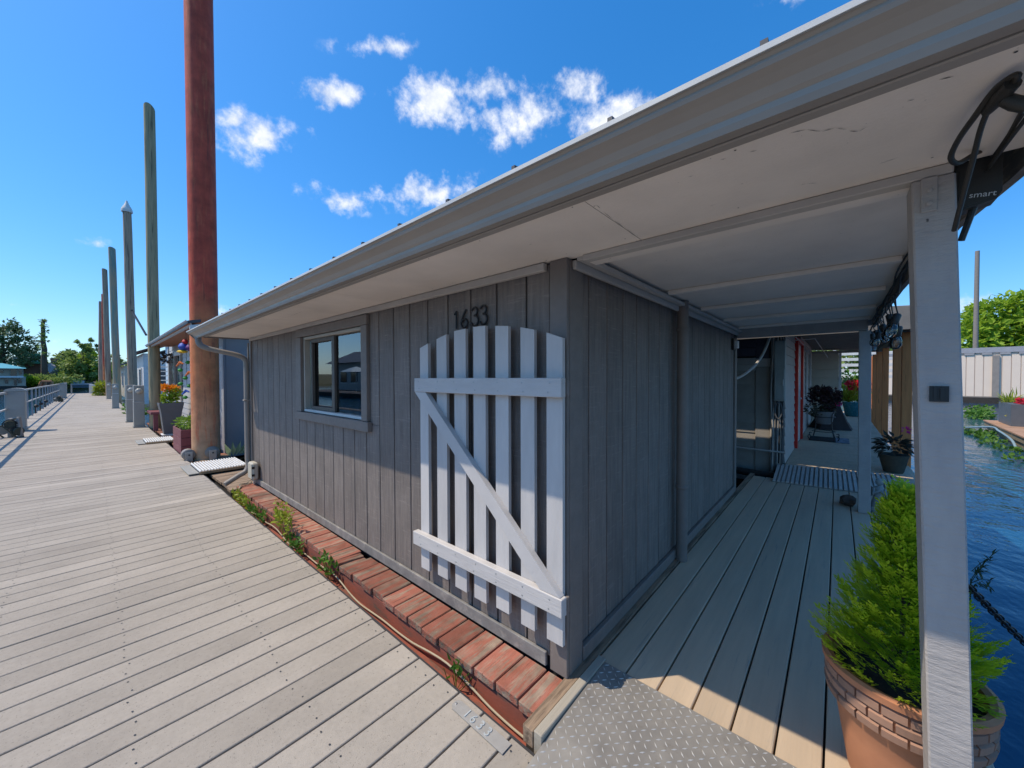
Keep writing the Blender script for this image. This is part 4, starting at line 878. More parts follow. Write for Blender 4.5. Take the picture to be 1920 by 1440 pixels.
# ------------------------------------------------------------------ porch: pot with golden cypress
tp_ = thing('terracotta_pot', (1.86, -.18, DZ), 'terracotta pot with a brick-pattern band on the porch corner', 'pot')
PR, PH, pcx, pcy = .205, .40, 1.86, -.18
lathe('body', [(.125, 0), (.14, .02), (.165, .18), (.180, .28), (.196, .30), (.200, PH), (.215, PH), (.218, PH + .022), (.205, PH + .028), (.188, PH + .022), (.185, PH - .04), (.02, PH - .045)], (pcx, pcy, DZ + .003), M_TERRA, tp_, 40)
for r_ in range(3):
    for k in range(20):
        w0 = 2 * math.pi * (k + (.5 if r_ % 2 else 0)) / 20; w1 = w0 + 2 * math.pi / 20 * .90; z0 = DZ + .287 + r_ * .037; z1 = z0 + .033
        b = MB()
        for (rr, zz) in ((.197, z0), (.2075 - .002 * (2 - r_), z0 + .004), (.2085, z1 - .004), (.199, z1)):
            for j in range(4):
                w = w0 + (w1 - w0) * j / 3; b.v.append(Vector((pcx + rr * math.cos(w), pcy + rr * math.sin(w), zz)))
        for i in range(3):
            for j in range(3): b.f.append((i * 4 + j, i * 4 + j + 1, (i + 1) * 4 + j + 1, (i + 1) * 4 + j))
        b.f += [(0, 4, 8, 12), (3, 15, 11, 7)]
        b.obj('brick', M_TERRAD, tp_)
lathe('soil', [(.184, 0), (.184, .012), (.05, .03), (.0, .03)], (pcx, pcy, DZ + PH - .03), M_SOIL, tp_, 24)
cy = thing('golden_cypress', (pcx, pcy, DZ + PH), 'bright lime feathery dwarf cypress in the terracotta pot', 'shrub')
tube('stem', [(pcx, pcy, DZ + PH - .02), (pcx + .01, pcy, .8), (pcx, pcy + .01, 1.08)], [.009, .006, .003], M_BARK, cy, 6)
b = MB()
def spray(b, p, d, ln):
    d = d.normalized(); n = max(4, int(ln / .0085)); side = d.cross(Vector((0, 0, 1)))
    if side.length < .05: side = Vector((1, 0, 0))
    side.normalize(); side = (side + rv(.5)).normalized(); q = Vector(p); dd = d.copy()
    for i in range(n):
        st = ln / n; q2 = q + dd * st; t = i / n
        b.leaf(q, dd, side.cross(dd), st * 1.6, .0055)
        L2 = (.034 * (1 - t * .75) + .007) * rnd.uniform(.7, 1.2)
        s = 1 if i % 2 else -1
        lat = (dd * .85 + side * s * .8 + rv(.18)).normalized()
        b.leaf(q2, lat, side.cross(dd), L2, .0070, .0)
        for k in (.35, .65):
            b.leaf(q2 + lat * L2 * k, (lat + side * (-s) * .6 + dd * .5 + rv(.3)), side.cross(dd), L2 * .5, .0058, .0)
        dd = (dd + Vector((0, 0, .03)) + rv(.05)).normalized(); q = q2
for k in range(1050):
    t = rnd.random() ** 1.25; z = DZ + PH + .015 + t * .62; R_ = .02 + .225 * (1 - t) ** 1.08
    w = rnd.uniform(0, 2 * math.pi); c_, s_ = math.cos(w), math.sin(w); rr = R_ * (rnd.uniform(.02, .35) if k % 3 == 0 else rnd.uniform(.25, .78))
    d = Vector((c_, s_, .55 + .9 * t + rnd.uniform(-.35, .3)))
    spray(b, (pcx + c_ * rr, pcy + s_ * rr, z), d, rnd.uniform(.06, .115) * (1 - .45 * t))
b.raw('foliage', M_LIME, cy)
b = MB()
for k in range(60):
    w = rnd.uniform(0, 6.283); z = DZ + PH + .02 + .45 * rnd.random(); e_ = Vector((pcx + .09 * math.cos(w), pcy + .09 * math.sin(w), z + .09)); b.tube([(pcx, pcy, z), e_], [.0022, .001], 4, False)
b.raw('twigs', M_BARK, cy)
# bamboo-like plant in the water side
b = MB()
for k in range(9):
    q = gy(1822, 1075 + rnd.uniform(-10, 25), -.47); e_ = gy(1840 + rnd.uniform(-8, 22), 1040 + k * 8, -.50); b.tube([q, (q + e_) / 2 + Vector((0, 0, .012)), e_], .0012, 4, False)
    for j in range(6): b.leaf(q + (e_ - q) * rnd.uniform(.4, 1), (e_ - q).normalized() + rv(.7), (0, 0, 1), rnd.uniform(.03, .055), .007, .2)
q = gy(1822, 1085, -.47); b.tube([(q.x, -.462, .04), (q.x, -.468, q.z)], .0025, 5)
tag(b.raw('bamboo_sprigs', M_DKLEAF), 'thin dark green bamboo sprigs leaning over the water behind the post', 'plant')
# mooring chain
ch = thing('mooring_chain', (3.0, -.47, .02), 'black mooring chain hanging from the porch deck over the water', 'chain')
ca, cb_ = gy(1815, 1098, -.458), gy(1945, 1216, -.80); k_ = (WZ - .04 - ca.z) / (cb_.z - ca.z); nl_ = int(22 * k_); cb_ = ca + (cb_ - ca) * k_
lk = MB(); q = [(.019 * math.cos(a_) + (.014 if math.cos(a_) > 0 else -.014), .014 * math.sin(a_), 0) for a_ in [k * math.pi / 6 for k in range(13)]]; lk.tube(q, .0045, 5, False)
lme = bpy.data.meshes.new('link'); lme.from_pydata([tuple(v) for v in lk.v], [], lk.f); lme.update(); [setattr(p_, 'use_smooth', True) for p_ in lme.polygons]
for i in range(nl_):
    t = i / (nl_ - 1); p_ = ca.lerp(cb_, t) + Vector((0, 0, -.03 * 4 * t * (1 - t))); p2_ = ca.lerp(cb_, t + .01) + Vector((0, 0, -.03 * 4 * (t + .01) * (1 - t - .01))); d = (p2_ - p_).normalized()
    o = link('link', lme, M_BLACK, ch, p_); o.rotation_mode = 'QUATERNION'; o.rotation_quaternion = d.to_track_quat('X', 'Z') @ Euler((rad(90) * (i % 2) + .4, 0, 0)).to_quaternion()
# string lights, plugs and power box under the porch edge
EY = PY0 + .0
sl_ = thing('string_lights', (3.3, EY, 1.95), 'string of clear bulbs on black cords under the porch edge', 'lights')
def bulb(p, s=1.0, tilt=(0, 0)):
    p = Vector(p); q = Euler((tilt[0], tilt[1], 0)).to_matrix()
    b = MB(); b.lathe([(.012 * s, 0), (.017 * s, -.006 * s), (.017 * s, -.05 * s), (.014 * s, -.056 * s)], p, 12, q); so_ = b.obj('socket', M_BLKPL, sl_, True)
    b = MB(); b.lathe([(.014 * s, -.055 * s), (.024 * s, -.075 * s), (.026 * s, -.10 * s), (.018 * s, -.118 * s), (.004 * s, -.124 * s)], p, 12, q); b.obj('bulb', M_BULB, so_, True)
for k in range(4):
    pts = []; x = 1.15
    while x < 5.6: pts.append((x, EY + (-.03 if x < 1.9 else 0) + .018 + .006 * k + .012 * math.sin(x * 5 + k * 2), 2.045 + .012 * k + .012 * math.sin(x * 7 + k) - (.03 if x > 3 else 0))); x += .35
    tube('cord', smoothpath(pts, 3), .0045, M_BLKPL, sl_, 6)
bulb((1.70, -.372, 2.165), .9, (.1, .25))
for i in range(15):
    x = 3.35 + .155 * i + rnd.uniform(-.04, .04); z = 2.0 - rnd.uniform(.02, .16) - (.05 if i < 4 else 0); yy = EY + rnd.uniform(-.03, .035)
    tube('cord', smoothpath([(x - .05, EY + .02, 2.02), (x + rnd.uniform(-.05, .05), yy + .01, (z + 2.02) / 2 - .01), (x, yy, z)], 3), .004, M_BLKPL, sl_, 5)
    bulb((x, yy, z), 1.25 if i < 5 else 1.05, (rnd.uniform(-.3, .3), rnd.uniform(-.3, .3)))
pwb = thing('power_box', (1.56, -.265, 1.94), 'black outdoor power box behind the post top', 'power supply')
b = MB(); b.prism([(-.312, 1.975), (-.304, 1.958), (-.248, 1.944), (-.236, 1.95), (-.233, 2.085), (-.243, 2.097), (-.30, 2.10), (-.312, 2.085)], 'x', 1.545, 1.60); b.obj('case', M_BLKPL, pwb)
b = MB(); b.prism([(-.306, 1.978), (-.298, 1.966), (-.252, 1.952), (-.241, 1.957), (-.239, 2.072), (-.25, 2.083), (-.298, 2.088), (-.306, 2.076)], 'x', 1.5435, 1.5449); b.obj('face', M_BLKPL, pwb)
me = text_mesh('smart', .020, .0004); o = link('lettering', me, mat('print_white', (.6, .6, .58), rough=.5), pwb, (1.5425, -.256, 1.972)); o.rotation_euler = (rad(90), rad(8), rad(-90))
b = MB(); b.tube([(1.57, -.27, 1.955), (1.57, -.262, 1.92), (1.575, -.25, 1.87)], [.008, .007, .007], 8); b.obj('lead', M_BLKPL, pwb, True)
pcb = thing('plug_cable', (1.45, -.27, 2.05), 'thick black cable loop with plugs by the post top', 'cable')
tube('cable', smoothpath([gx(*q) for q in ((1893, 168, 1.14), (1908, 142, 1.11), (1890, 148, 1.12), (1862, 172, 1.15), (1828, 218, 1.20), (1797, 262, 1.28), (1783, 295, 1.36), (1796, 306, 1.40), (1825, 290, 1.46), (1838, 284, 1.50))], 6), .0056, M_BLKPL, pcb, 10)
tube('cable', smoothpath([gx(*q) for q in ((1850, 212, 1.19), (1838, 245, 1.23), (1824, 300, 1.30), (1805, 370, 1.37), (1789, 432, 1.45))], 6), .0050, M_BLKPL, pcb, 10)
tube('plug', [gx(1900, 156, 1.12), gx(1878, 180, 1.15), gx(1850, 210, 1.19)], [.0115, .0125, .0085], M_BLKPL, pcb, 10)
tube('plug', [gx(1884, 186, 1.15), gx(1905, 194, 1.15), gx(1930, 200, 1.15)], [.011, .0125, .011], M_BLKPL, pcb, 10)
# ------------------------------------------------------------------ far part of the porch: ribbed ramp, statue, rocks
rp = thing('ribbed_ramp', (6.7, .2, .05), 'ribbed metal ramp at the far end of the porch deck', 'ramp')
q0, q1, q2, q3 = Vector((6.20, .66, .062)), Vector((7.10, .69, .125)), Vector((7.35, -.62, .125)), Vector((6.32, -.62, .062))
n = 26
for i in range(n):
    a_, c_ = i / n, (i + .62) / n
    A, B_, C_, D_ = q0.lerp(q3, a_), q1.lerp(q2, a_), q1.lerp(q2, c_), q0.lerp(q3, c_)
    b = MB(); b.v = [A, B_, C_, D_] + [p + Vector((0, 0, .014)) for p in (A, B_, C_, D_)]; b.f = [(4, 5, 6, 7), (0, 3, 7, 4), (0, 4, 5, 1), (1, 5, 6, 2), (2, 6, 7, 3)]
    b.obj('rib', mat('pale_ramp_metal', (.62, .58, .52), rough=.5, metal=.2), rp)
b = MB(); b.v = [q0, q1, q2, q3] + [p - Vector((0, 0, .012)) for p in (q0, q1, q2, q3)]; b.f = [(0, 1, 2, 3), (4, 7, 6, 5), (0, 4, 5, 1), (1, 5, 6, 2), (2, 6, 7, 3), (3, 7, 4, 0)]; b.obj('sheet', M_SPOUT, rp)
sa = Vector((5.52, -.345, DZ + .002)); stt = thing('angel_statue', sa, 'small weathered stone angel figure beside the far porch post', 'statue')
b = MB(); b.lathe([(.085, 0), (.09, .02), (.085, .05), (.075, .06)], sa, 14); b.obj('plinth', M_STATUE, stt, True)
b = MB(); b.lathe([(.078, .06), (.07, .10), (.05, .17), (.042, .21), (.046, .25), (.034, .275), (.016, .285), (.016, .29), (.03, .30), (.037, .325), (.032, .35), (.012, .365)], sa, 14, Matrix.Diagonal((1, .9, 1))); b.obj('figure', M_STATUE, stt, True)
for s in (-1, 1):
    b = MB(); w0 = sa + Vector((.02, .03 * s, .24)); b.v = [w0, w0 + Vector((.05, .065 * s, .05)), w0 + Vector((.06, .08 * s, -.06)), w0 + Vector((.03, .05 * s, -.14)), w0 + Vector((.012, 0, -.02)), w0 + Vector((.04, .05 * s, -.01))]
    b.f = [(0, 1, 5), (1, 2, 5), (2, 3, 5), (3, 0, 5), (0, 4, 1), (1, 4, 2), (2, 4, 3), (3, 4, 0)]; b.obj('wing', M_STATUE, stt)
    tube('arm', [sa + Vector((-.01, .04 * s, .255)), sa + Vector((-.045, .045 * s, .21)), sa + Vector((-.055, .008 * s, .235))], [.015, .013, .01], M_STATUE, stt, 8)
def rock(c, r, label, m):
    b = MB(); bm = bmesh.new(); bmesh.ops.create_icosphere(bm, subdivisions=2, radius=1)
    for v in bm.verts: v.co = Vector((v.co.x * r[0], v.co.y * r[1], v.co.z * r[2])) * (1 + rnd.uniform(-.22, .22))
    me = bpy.data.meshes.new('rock'); bm.to_mesh(me); bm.free(); return tag(link('rock', me, m, None, Vector(c) + Vector((0, 0, r[2] * .85))), label, 'rock')
rock((5.62, -.10, DZ), (.10, .075, .06), 'brown rock left of the far porch post', M_ROCK); rock((5.95, -.50, DZ + .0), (.16, .13, .09), 'dark rock right of the angel statue', M_ROCK)
bl = lathe('teal_bowl', [(.06, 0), (.10, .02), (.13, .08), (.135, .10), (.12, .09), (.03, .05)], (5.55, -.60, .03), M_TEAL, None, 20); tag(bl, 'teal glazed bowl behind the cypress near the statue', 'bowl')
tag(box('side_float', (5.35, -.9, -.5), (9.2, -.428, .028), M_DECK, None, .01), 'narrow grey float step beside the porch deck', 'float')
# ------------------------------------------------------------------ rear house across the ramp
RZ = .115
rd = box('rear_deck', (7.02, -.78, -.5), (20, .60, RZ - .03), M_DARKWOOD, bev=0); tag(rd, kind='structure')
x = 7.03
while x < 19.9:
    link('board', box_me(.142, 1.40, .028, .003), M_DECK, rd, (x + .071, -.09, RZ - .014)); x += .149
rh = thing('rear_house', (11, 3, 0), 'grey lap-sided house with a red framed door behind the porch', 'house')
SX, SY = 7.15, .62
b = MB(); b.box((SX + .02, SY + .02, -.3), (15, 6, 2.9)); b.obj('wall', M_BACK, rh)
z = -.2
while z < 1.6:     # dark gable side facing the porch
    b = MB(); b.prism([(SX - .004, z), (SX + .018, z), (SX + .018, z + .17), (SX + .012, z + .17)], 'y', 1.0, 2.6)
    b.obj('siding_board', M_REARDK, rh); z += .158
for zz in (1.84, 1.98, 2.12): box('siding_board', (SX - .006, 1.0, zz), (SX + .018, 2.6, zz + .132), M_NAVY, rh)
box('trim', (SX - .012, .82, 1.80), (SX + .018, .998, 2.30), M_NAVY, rh); box('trim', (SX - .014, 1.0, 1.70), (SX + .018, 2.6, 1.81), M_REARLAP, rh); box('trim', (SX - .018, 1.0, 1.605), (SX + .018, 2.6, 1.695), M_CROWN, rh)
box('trim', (SX - .016, .80, 1.66), (SX + .018, .998, 1.795), M_CROWN, rh)
box('corner_board', (SX - .02, .80, -.2), (SX + .018, .998, 1.655), M_REARDK, rh); box('corner_trim', (SX - .03, .752, -.1), (SX + .018, .798, 2.25), M_CROWN, rh)
z = RZ
while z < 2.35:    # wall along the rear deck
    b = MB(); b.prism([(SY - .006, z), (SY + .018, z), (SY + .018, z + .152), (SY + .010, z + .152)], 'x', 7.30, 9.0); b.obj('siding_board', M_REARLAP, rh)
    b = MB(); b.prism([(SY - .006, z), (SY + .018, z), (SY + .018, z + .152), (SY + .010, z + .152)], 'x', 10.55, 15); b.obj('siding_board', M_REARLAP, rh); z += .145
dr = box('door', (9.15, SY - .006, RZ), (10.4, SY + .016, 2.18), M_LAP, rh)
box('frame', (8.99, SY - .05, RZ), (9.14, SY + .016, 2.26), M_REDDOOR, dr); box('frame', (10.41, SY - .05, RZ), (10.54, SY + .016, 2.26), M_REDDOOR, dr); box('frame', (9.142, SY - .05, 2.185), (10.408, SY + .016, 2.26), M_REDDOOR, dr)
box('handle', (9.3, SY - .08, 1.05), (9.5, SY - .055, 1.08), M_STEEL, dr)
wn = box('window', (12.2, SY - .03, 1.0), (13.6, SY - .007, 2.1), mat('dark_window', (.06, .065, .07)), rh); box('frame', (12.1, SY - .05, .92), (12.19, SY - .008, 2.2), M_WHITE, wn); box('frame', (13.61, SY - .05, .92), (13.7, SY - .008, 2.2), M_WHITE, wn)
# corrugated porch roof of the rear house
b = MB(); n = 60; xa, xb = 6.46, 16.4
for i in range(n + 1):
    t = i / n; x = xa + (xb - xa) * t; dz = .018 if i % 2 else -.018
    b.v += [Vector((x, -1.0, 2.34 + .012 * t + dz)), Vector((x, 1.4, 2.44 + .012 * t + dz))]
for i in range(n): b.f.append((2 * i, 2 * i + 2, 2 * i + 3, 2 * i + 1))
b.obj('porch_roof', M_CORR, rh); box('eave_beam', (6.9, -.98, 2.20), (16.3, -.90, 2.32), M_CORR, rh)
b = MB(); b.prism([(.35, 2.50), (3.4, 3.1), (6.3, 2.5), (6.3, 2.42), (3.4, 3.0), (.35, 2.46)], 'x', 6.44, 15.2); b.obj('roof', M_ROOF, rh)  # front edge brought forward, shaped to keep sun off the gable siding
b = MB(); b.prism([(-.95, 2.065), (6.2, 2.065), (6.29, 2.42), (3.4, 2.995), (.35, 2.455), (-.95, 2.30)], 'x', 6.44, 6.47); b.obj('fascia', M_CORR, rh)  # added gable sheet, hidden by the porch header, blocks sun from the siding
# electrical panel, conduits and hoses at its corner
ep = thing('electric_panel', (7.1, .68, 1.1), 'grey electric panel with conduits on the rear house corner', 'electrical box')
box('cabinet', (7.02, .60, 1.12), (7.128, .745, 2.06), mat('panel_grey_green', (.32, .33, .30), rough=.5), ep, .008); box('door', (7.005, .61, 1.14), (7.0195, .735, 1.62), mat('panel_grey_green', (.32, .33, .30)), ep, .004)
box('handle', (6.992, .62, 1.36), (7.0045, .635, 1.46), M_STEEL, ep)
for k, yy in enumerate((.775, .762, .742, .722, .70, .665, .64)):
    tube('conduit', smoothpath([(7.06 - .004 * k, yy, 2.28), (7.05, yy - .004, 1.9), (7.055, yy + (.02 if k % 2 else -.015), 1.2), (7.05, yy - .01, .6), (7.06, yy, .05)], 4), .011 if k % 2 else .008, (M_CLOUDPL, M_CROWN, M_SPOUT)[k % 3], ep, 7)
q = [(7.0, .68 + .045 * math.sin(k * .52), .98 + .13 * math.cos(k * .52)) for k in range(25)]; tube('coil', q, .009, M_CLOUDPL, ep, 6)
tag(tube('slack_hose', smoothpath([(6.9, .77, 2.25), (6.85, .80, 2.05), (6.6, .90, 1.72), (6.2, 1.06, 1.50), (5.8, 1.18, 1.46)], 6), .020, M_CROWN, None, 8), 'grey hose sagging from the rear house to the porch wall', 'hose')
tag(tube('sewer_pipe', [(6.75, .60, .0), (6.9, 1.6, .0)], .055, M_DARKWOOD, None, 12), 'black pipe lying in the gap between the two houses', 'pipe')
tag(tube('water_pipe', [(6.98, .6, .34), (7.08, 2.2, .34)], .014, M_CROWN, None, 8), 'thin grey pipe crossing the dark siding', 'pipe')
for k, q in enumerate(([gx(1492, 632, 8.0), gx(1509, 648, 9.6), gx(1510, 660, 9.6)], [gx(1490, 638, 8.5), gx(1528, 635, 9), gx(1552, 670, 13)])):
    tag(tube('roof_wire', q, .008, M_CROWN, None, 5), ['short pale conduit above the red door', 'bent pale conduit under the corrugated roof'][k], 'conduit')
# plant stand with purple plant
pc_ = Vector((10.7, .22, RZ)); ps = thing('plant_stand', pc_, 'scrolled black iron plant stand on the rear deck', 'plant stand')
for k in range(4):
    w = rad(45 + 90 * k); d = Vector((math.cos(w), math.sin(w), 0))
    q = [pc_ + d * .17 + Vector((0, 0, .62)), pc_ + d * .22 + Vector((0, 0, .66)), pc_ + d * .24 + Vector((0, 0, .60)), pc_ + d * .20 + Vector((0, 0, .56)), pc_ + d * .19 + Vector((0, 0, .3)), pc_ + d * .27 + Vector((0, 0, .02)), pc_ + d * .35 + Vector((0, 0, .03)), pc_ + d * .36 + Vector((0, 0, .10)), pc_ + d * .31 + Vector((0, 0, .10))]
    tube('leg', smoothpath(q, 4), .009, M_BLACK, ps, 6)
for z, r in ((.5, .195), (.18, .2)): tube('ring', [pc_ + Vector((r * math.cos(k * .42), r * math.sin(k * .42), z)) for k in range(16)], .008, M_BLACK, ps, 6)
t = thing('purple_plant', pc_ + Vector((0, 0, .34)), 'dark purple leafy plant in a grey pot on the iron stand', 'potted plant')
lathe('pot', [(.11, 0), (.15, .06), (.18, .24), (.19, .28), (.17, .28), (.02, .25)], pc_ + Vector((0, 0, .34)), M_GREYPOT, t, 20)
b = MB()
for k in range(9): leaves_ball(b, pc_ + Vector((rnd.uniform(-.16, .16), rnd.uniform(-.22, .22), .78 + rnd.uniform(-.02, .28))), .15, 130, .07, .045)
b.raw('foliage', M_PURPLE, t)
b = MB()
for k in range(6): leaves_ball(b, pc_ + Vector((rnd.uniform(-.18, .18), rnd.uniform(-.28, .25), .62 + rnd.uniform(-.06, .1))), .13, 90, .06, .04, up=-.3)
b.raw('trailing_foliage', leafmat('grey_green_leaf', (.12, .12, .07), (.07, .06, .05), .15), t)
b = MB(); leaves_ball(b, pc_ + Vector((-.05, -.24, .80)), .045, 25, .05, .04); b.raw('blossom', M_FLP, t)
dmz = RZ + .004; dmt = thing('doormat', (10.55, 0, dmz), 'black doormat with a pale patterned end on the rear deck', 'doormat')
box('rug', (10.3, .02, dmz), (11.0, .46, dmz + .014), M_MAT, dmt); box('border', (10.25, -.20, dmz), (11.05, .018, dmz + .010), M_MATW, dmt)
# tarp-covered heap, shed wall, flowers at the end
b = MB(); c = Vector((13.2, .12, RZ)); n = 14
for i in range(6):
    t_ = i / 5
    for k in range(n):
        w = 2 * math.pi * k / n; r_ = (.75 - .62 * t_ ** .8) * (1 + .12 * math.sin(5 * w)); b.v.append(c + Vector((r_ * math.cos(w) * .8, r_ * math.sin(w) * .62, .95 * t_ + .003)))
for i in range(5):
    for k in range(n): b.f.append((i * n + k, i * n + (k + 1) % n, (i + 1) * n + (k + 1) % n, (i + 1) * n + k))
b.f.append(tuple(5 * n + k for k in range(n))); tag(b.obj('covered_grill', M_TARP, None, True), 'heap under a dark cloth cover on the rear deck', 'cover')
sh = thing('cream_shed', (16, .2, RZ), 'cream panelled shed wall at the end of the rear deck', 'shed')
b = MB(); b.box((15.6, -.02, -.2), (18, .95, 2.30)); b.obj('wall', M_CREAM, sh)
for k in range(8): box('siding_board', (15.57, -.02, RZ + k * .27), (15.598, .95, RZ + k * .27 + .262), M_CREAM, sh, .004)
box('corner_trim', (15.56, -.09, -.2), (15.66, -.022, 2.3), M_WHITE, sh); box('header', (15.5, -1.0, 2.24), (15.6, .95, 2.32), M_TAN, sh)
sf = thing('slat_fence', (19.5, -.8, 0), 'white horizontal slat fence beyond the shed', 'fence')
for k in range(5): box('slat', (19.5, -1.7, 1.45 + k * .22), (19.53, .1, 1.56 + k * .22), M_WHITE, sf)
for yy in (-1.7, .05): box('post', (19.535, yy, -.2), (19.62, yy + .09, 2.7), M_WHITE, sf)
bp = gz(1597, 770, RZ); t = thing('teal_planter', (17.6, -.46, RZ), 'teal pot of yellow-green and red flowers at the end of the rear deck', 'potted plant')
lathe('pot', [(.22, 0), (.26, .05), (.33, .45), (.34, .5), (.3, .5), (.05, .45)], (17.6, -.46, RZ), M_TEAL, t, 20)
b = MB()
for k in range(70): d = Vector((rnd.uniform(-1, 1), rnd.uniform(-1, 1), rnd.uniform(.4, 1.6))); b.leaf((17.6, -.3, RZ + .48), d, rv(), rnd.uniform(.5, .9), .06, .3)
b.raw('foliage', M_YGREEN, t)
b = MB()
for k in range(4): leaves_ball(b, (17.7 + rnd.uniform(-.3, .3), -.6 + rnd.uniform(-.3, .2), RZ + 1.0 + rnd.uniform(-.1, .15)), .16, 60, .14, .1)
b.raw('blossom', M_FLR, t)
b = MB()
for k in range(8): leaves_ball(b, (18.6 + rnd.uniform(-.4, .4), -.5 + rnd.uniform(-.5, .5), RZ + .6 + rnd.uniform(-.4, 1.0)), .3, 70, .15, .1)
tag(b.raw('leafy_shrub', M_GREEN), 'leafy green shrub between the shed and the slat fence', 'shrub')
# cedar posts of the rear porch
for k, (u, w, zt, ln) in enumerate(((1700, .12, 2.3, 0), (1682, .12, 2.3, .0), (1660, .11, 2.25, 0), (1648, .11, 2.25, 0), (1640, .10, 2.25, 0), (1634, .10, 2.25, 0))):
    p_ = gy(u, 705, -.86 - .0 * k)
    o = box('cedar_post', (p_.x - w / 2, -.86 - w / 2, WZ + .05 if k < 2 else RZ - .2), (p_.x + w / 2, -.86 + w / 2, zt - .07), M_CEDAR); tag(o, ['nearest orange cedar post right of the string lights', 'second orange cedar post from the front', 'third orange cedar post from the front', 'fourth orange cedar post from the front', 'fifth orange cedar post in the row', 'last orange cedar post in the row'][k], 'post', 'cedar posts along the rear deck')
# coleus in mossy pot by the edge
cc = Vector((7.65, -.62, RZ)); t = thing('coleus_pot', cc, 'dark leaved coleus in a mossy pot at the rear deck edge', 'potted plant')
lathe('pot', [(.10, 0), (.11, .02), (.155, .22), (.165, .26), (.15, .26), (.03, .23)], cc, M_MOSSPOT, t, 20)
b = MB()
for k in range(150):
    d = rv().normalized(); d.z = abs(d.z) * .8 + .05; p_ = cc + Vector((0, 0, .30)) + Vector((d.x * .19, d.y * .19, d.z * .26)) * rnd.uniform(.6, 1); b.leaf(p_, d + Vector((0, 0, -.35)) + rv(.3), Vector((0, 0, 1)) + rv(.3), rnd.uniform(.08, .13), rnd.uniform(.045, .065), .3)
b.raw('foliage', M_COLEUS, t)
b = MB(); leaves_ball(b, cc + Vector((.05, -.12, .62)), .03, 14, .05, .03); b.raw('blossom', M_FLP, t)
# ------------------------------------------------------------------ right: neighbour float with planters, taupe houseboat, tree, pole
fa, fb = gz(1843, 787, -.10), gz(1935, 826, -.10)
fd = (fb - fa); fd.z = 0; L_ = fd.length; fd.normalize(); fn = Vector((-fd.y, fd.x, 0))
if fn.dot(Vector((1, 1, 0))) > 0: fn = -fn
flo = thing('planter_float', (fa + fb) / 2, 'weathered timber float with planters across the channel', 'float')
def obx(name, s0, s1, d0, d1, z0, z1, m, par, bev=.01):
    b = MB(); b.v = [fa + fd * s + fn * d + Vector((0, 0, z - fa.z)) for z in (z0, z1) for (s, d) in ((s0, d0), (s1, d0), (s1, d1), (s0, d1))]
    b.f = [(0, 3, 2, 1), (4, 5, 6, 7), (0, 1, 5, 4), (1, 2, 6, 5), (2, 3, 7, 6), (3, 0, 4, 7)]; return b.obj(name, m, par)
M_OLDW = mat('old_float_timber', (.33, .25, .15), (.22, .18, .11), rough=.9, scale=1.5, st=(3, 3, 20), bump=.5)
for k in range(10): obx('plank', L_ * 2.2 * k / 10, L_ * 2.2 * (k + .94) / 10, 0, 3.2, -.14, -.10, mat('orange_plank', (.42, .24, .14), (.34, .2, .12), rough=.85, vary=.1), flo)
obx('beam', 0, L_ * 1.05, .03, .25, -.30, -.145, M_OLDW, flo); obx('beam', .15, L_ * 2.2, .07, .30, -.48, -.305, M_OLDW, flo); obx('beam', L_ * 1.06, L_ * 2.2, .03, .25, -.30, -.145, M_OLDW, flo)
t = thing('grey_trough', fa + fd * L_ * .45 + fn * 1.2, 'dark grey box planter with spiky plants on the timber float', 'planter')
obx('box', L_ * .08, L_ * .36, .28, .95, -.098, .60, M_SLATE, t)
b = MB(); cpt = fa + fd * L_ * .12 + fn * .5 + Vector((0, 0, .68))
for k in range(46): b.leaf(cpt + rv(.12), Vector((rnd.uniform(-1, 1), rnd.uniform(-1, 1), rnd.uniform(.15, 1.2))), rv(), rnd.uniform(.3, .55), .045, .25)
b.raw('spiky_foliage', M_YGREEN, t)
b = MB()
for k in range(5): leaves_ball(b, fa + fd * L_ * (.22 + .03 * k) + fn * .6 + Vector((0, 0, .76)), .11, 50, .09, .05)
b.raw('red_foliage', M_FLR, t)
bc = gz(1907, 797, -.10); t = thing('bowl_planter', bc, 'brown glazed bowl of yellow succulents on the timber float', 'planter')
lathe('bowl', [(.09, 0), (.11, .02), (.18, .12), (.21, .20), (.22, .23), (.19, .23), (.05, .19)], bc + Vector((0, 0, .004)), mat('brown_glaze', (.09, .05, .04), (.05, .035, .03), rough=.3), t, 22)
b = MB()
for k in range(8): leaves_ball(b, bc + Vector((rnd.uniform(-.12, .12), rnd.uniform(-.12, .12), .28)), .08, 60, .07, .035, up=.8)
b.raw('succulents', leafmat('succulent', (.45, .36, .03), (.3, .34, .03)), t)
tag(tube('blue_hose', smoothpath([fa + fd * .1 + fn * -.5 + Vector((0, 0, -.33)), fa + fd * L_ * .25 + fn * -.02 + Vector((0, 0, -.12)), fa + fd * L_ * .45 + fn * -.03 + Vector((0, 0, -.12)), fa + fd * L_ * .7 + fn * -.03 + Vector((0, 0, -.20)), fa + fd * L_ * .8 + fn * -.04 + Vector((0, 0, -.36))], 6), .028, mat('hose_blue', (.25, .36, .42)), None, 8), 'pale blue hose draped over the timber float edge', 'hose')
b = MB()
for k in range(16): leaves_ball(b, fa + fd * L_ * rnd.uniform(.0, 1.3) + fn * rnd.uniform(-.5, -.05) + Vector((0, 0, -.34)), .22, 40, .11, .08, .3)
tag(b.raw('water_weeds', M_GREEN), 'green weeds growing at the waterline of the timber float', 'weeds')
b = MB()
for k in range(12): leaves_ball(b, gz(rnd.uniform(1818, 1850), rnd.uniform(766, 780), -.3), .35, 40, .16, .11, .4)
tag(b.raw('bank_weeds', M_GREEN), 'leafy weeds at the waterline below the taupe houseboat', 'weeds')
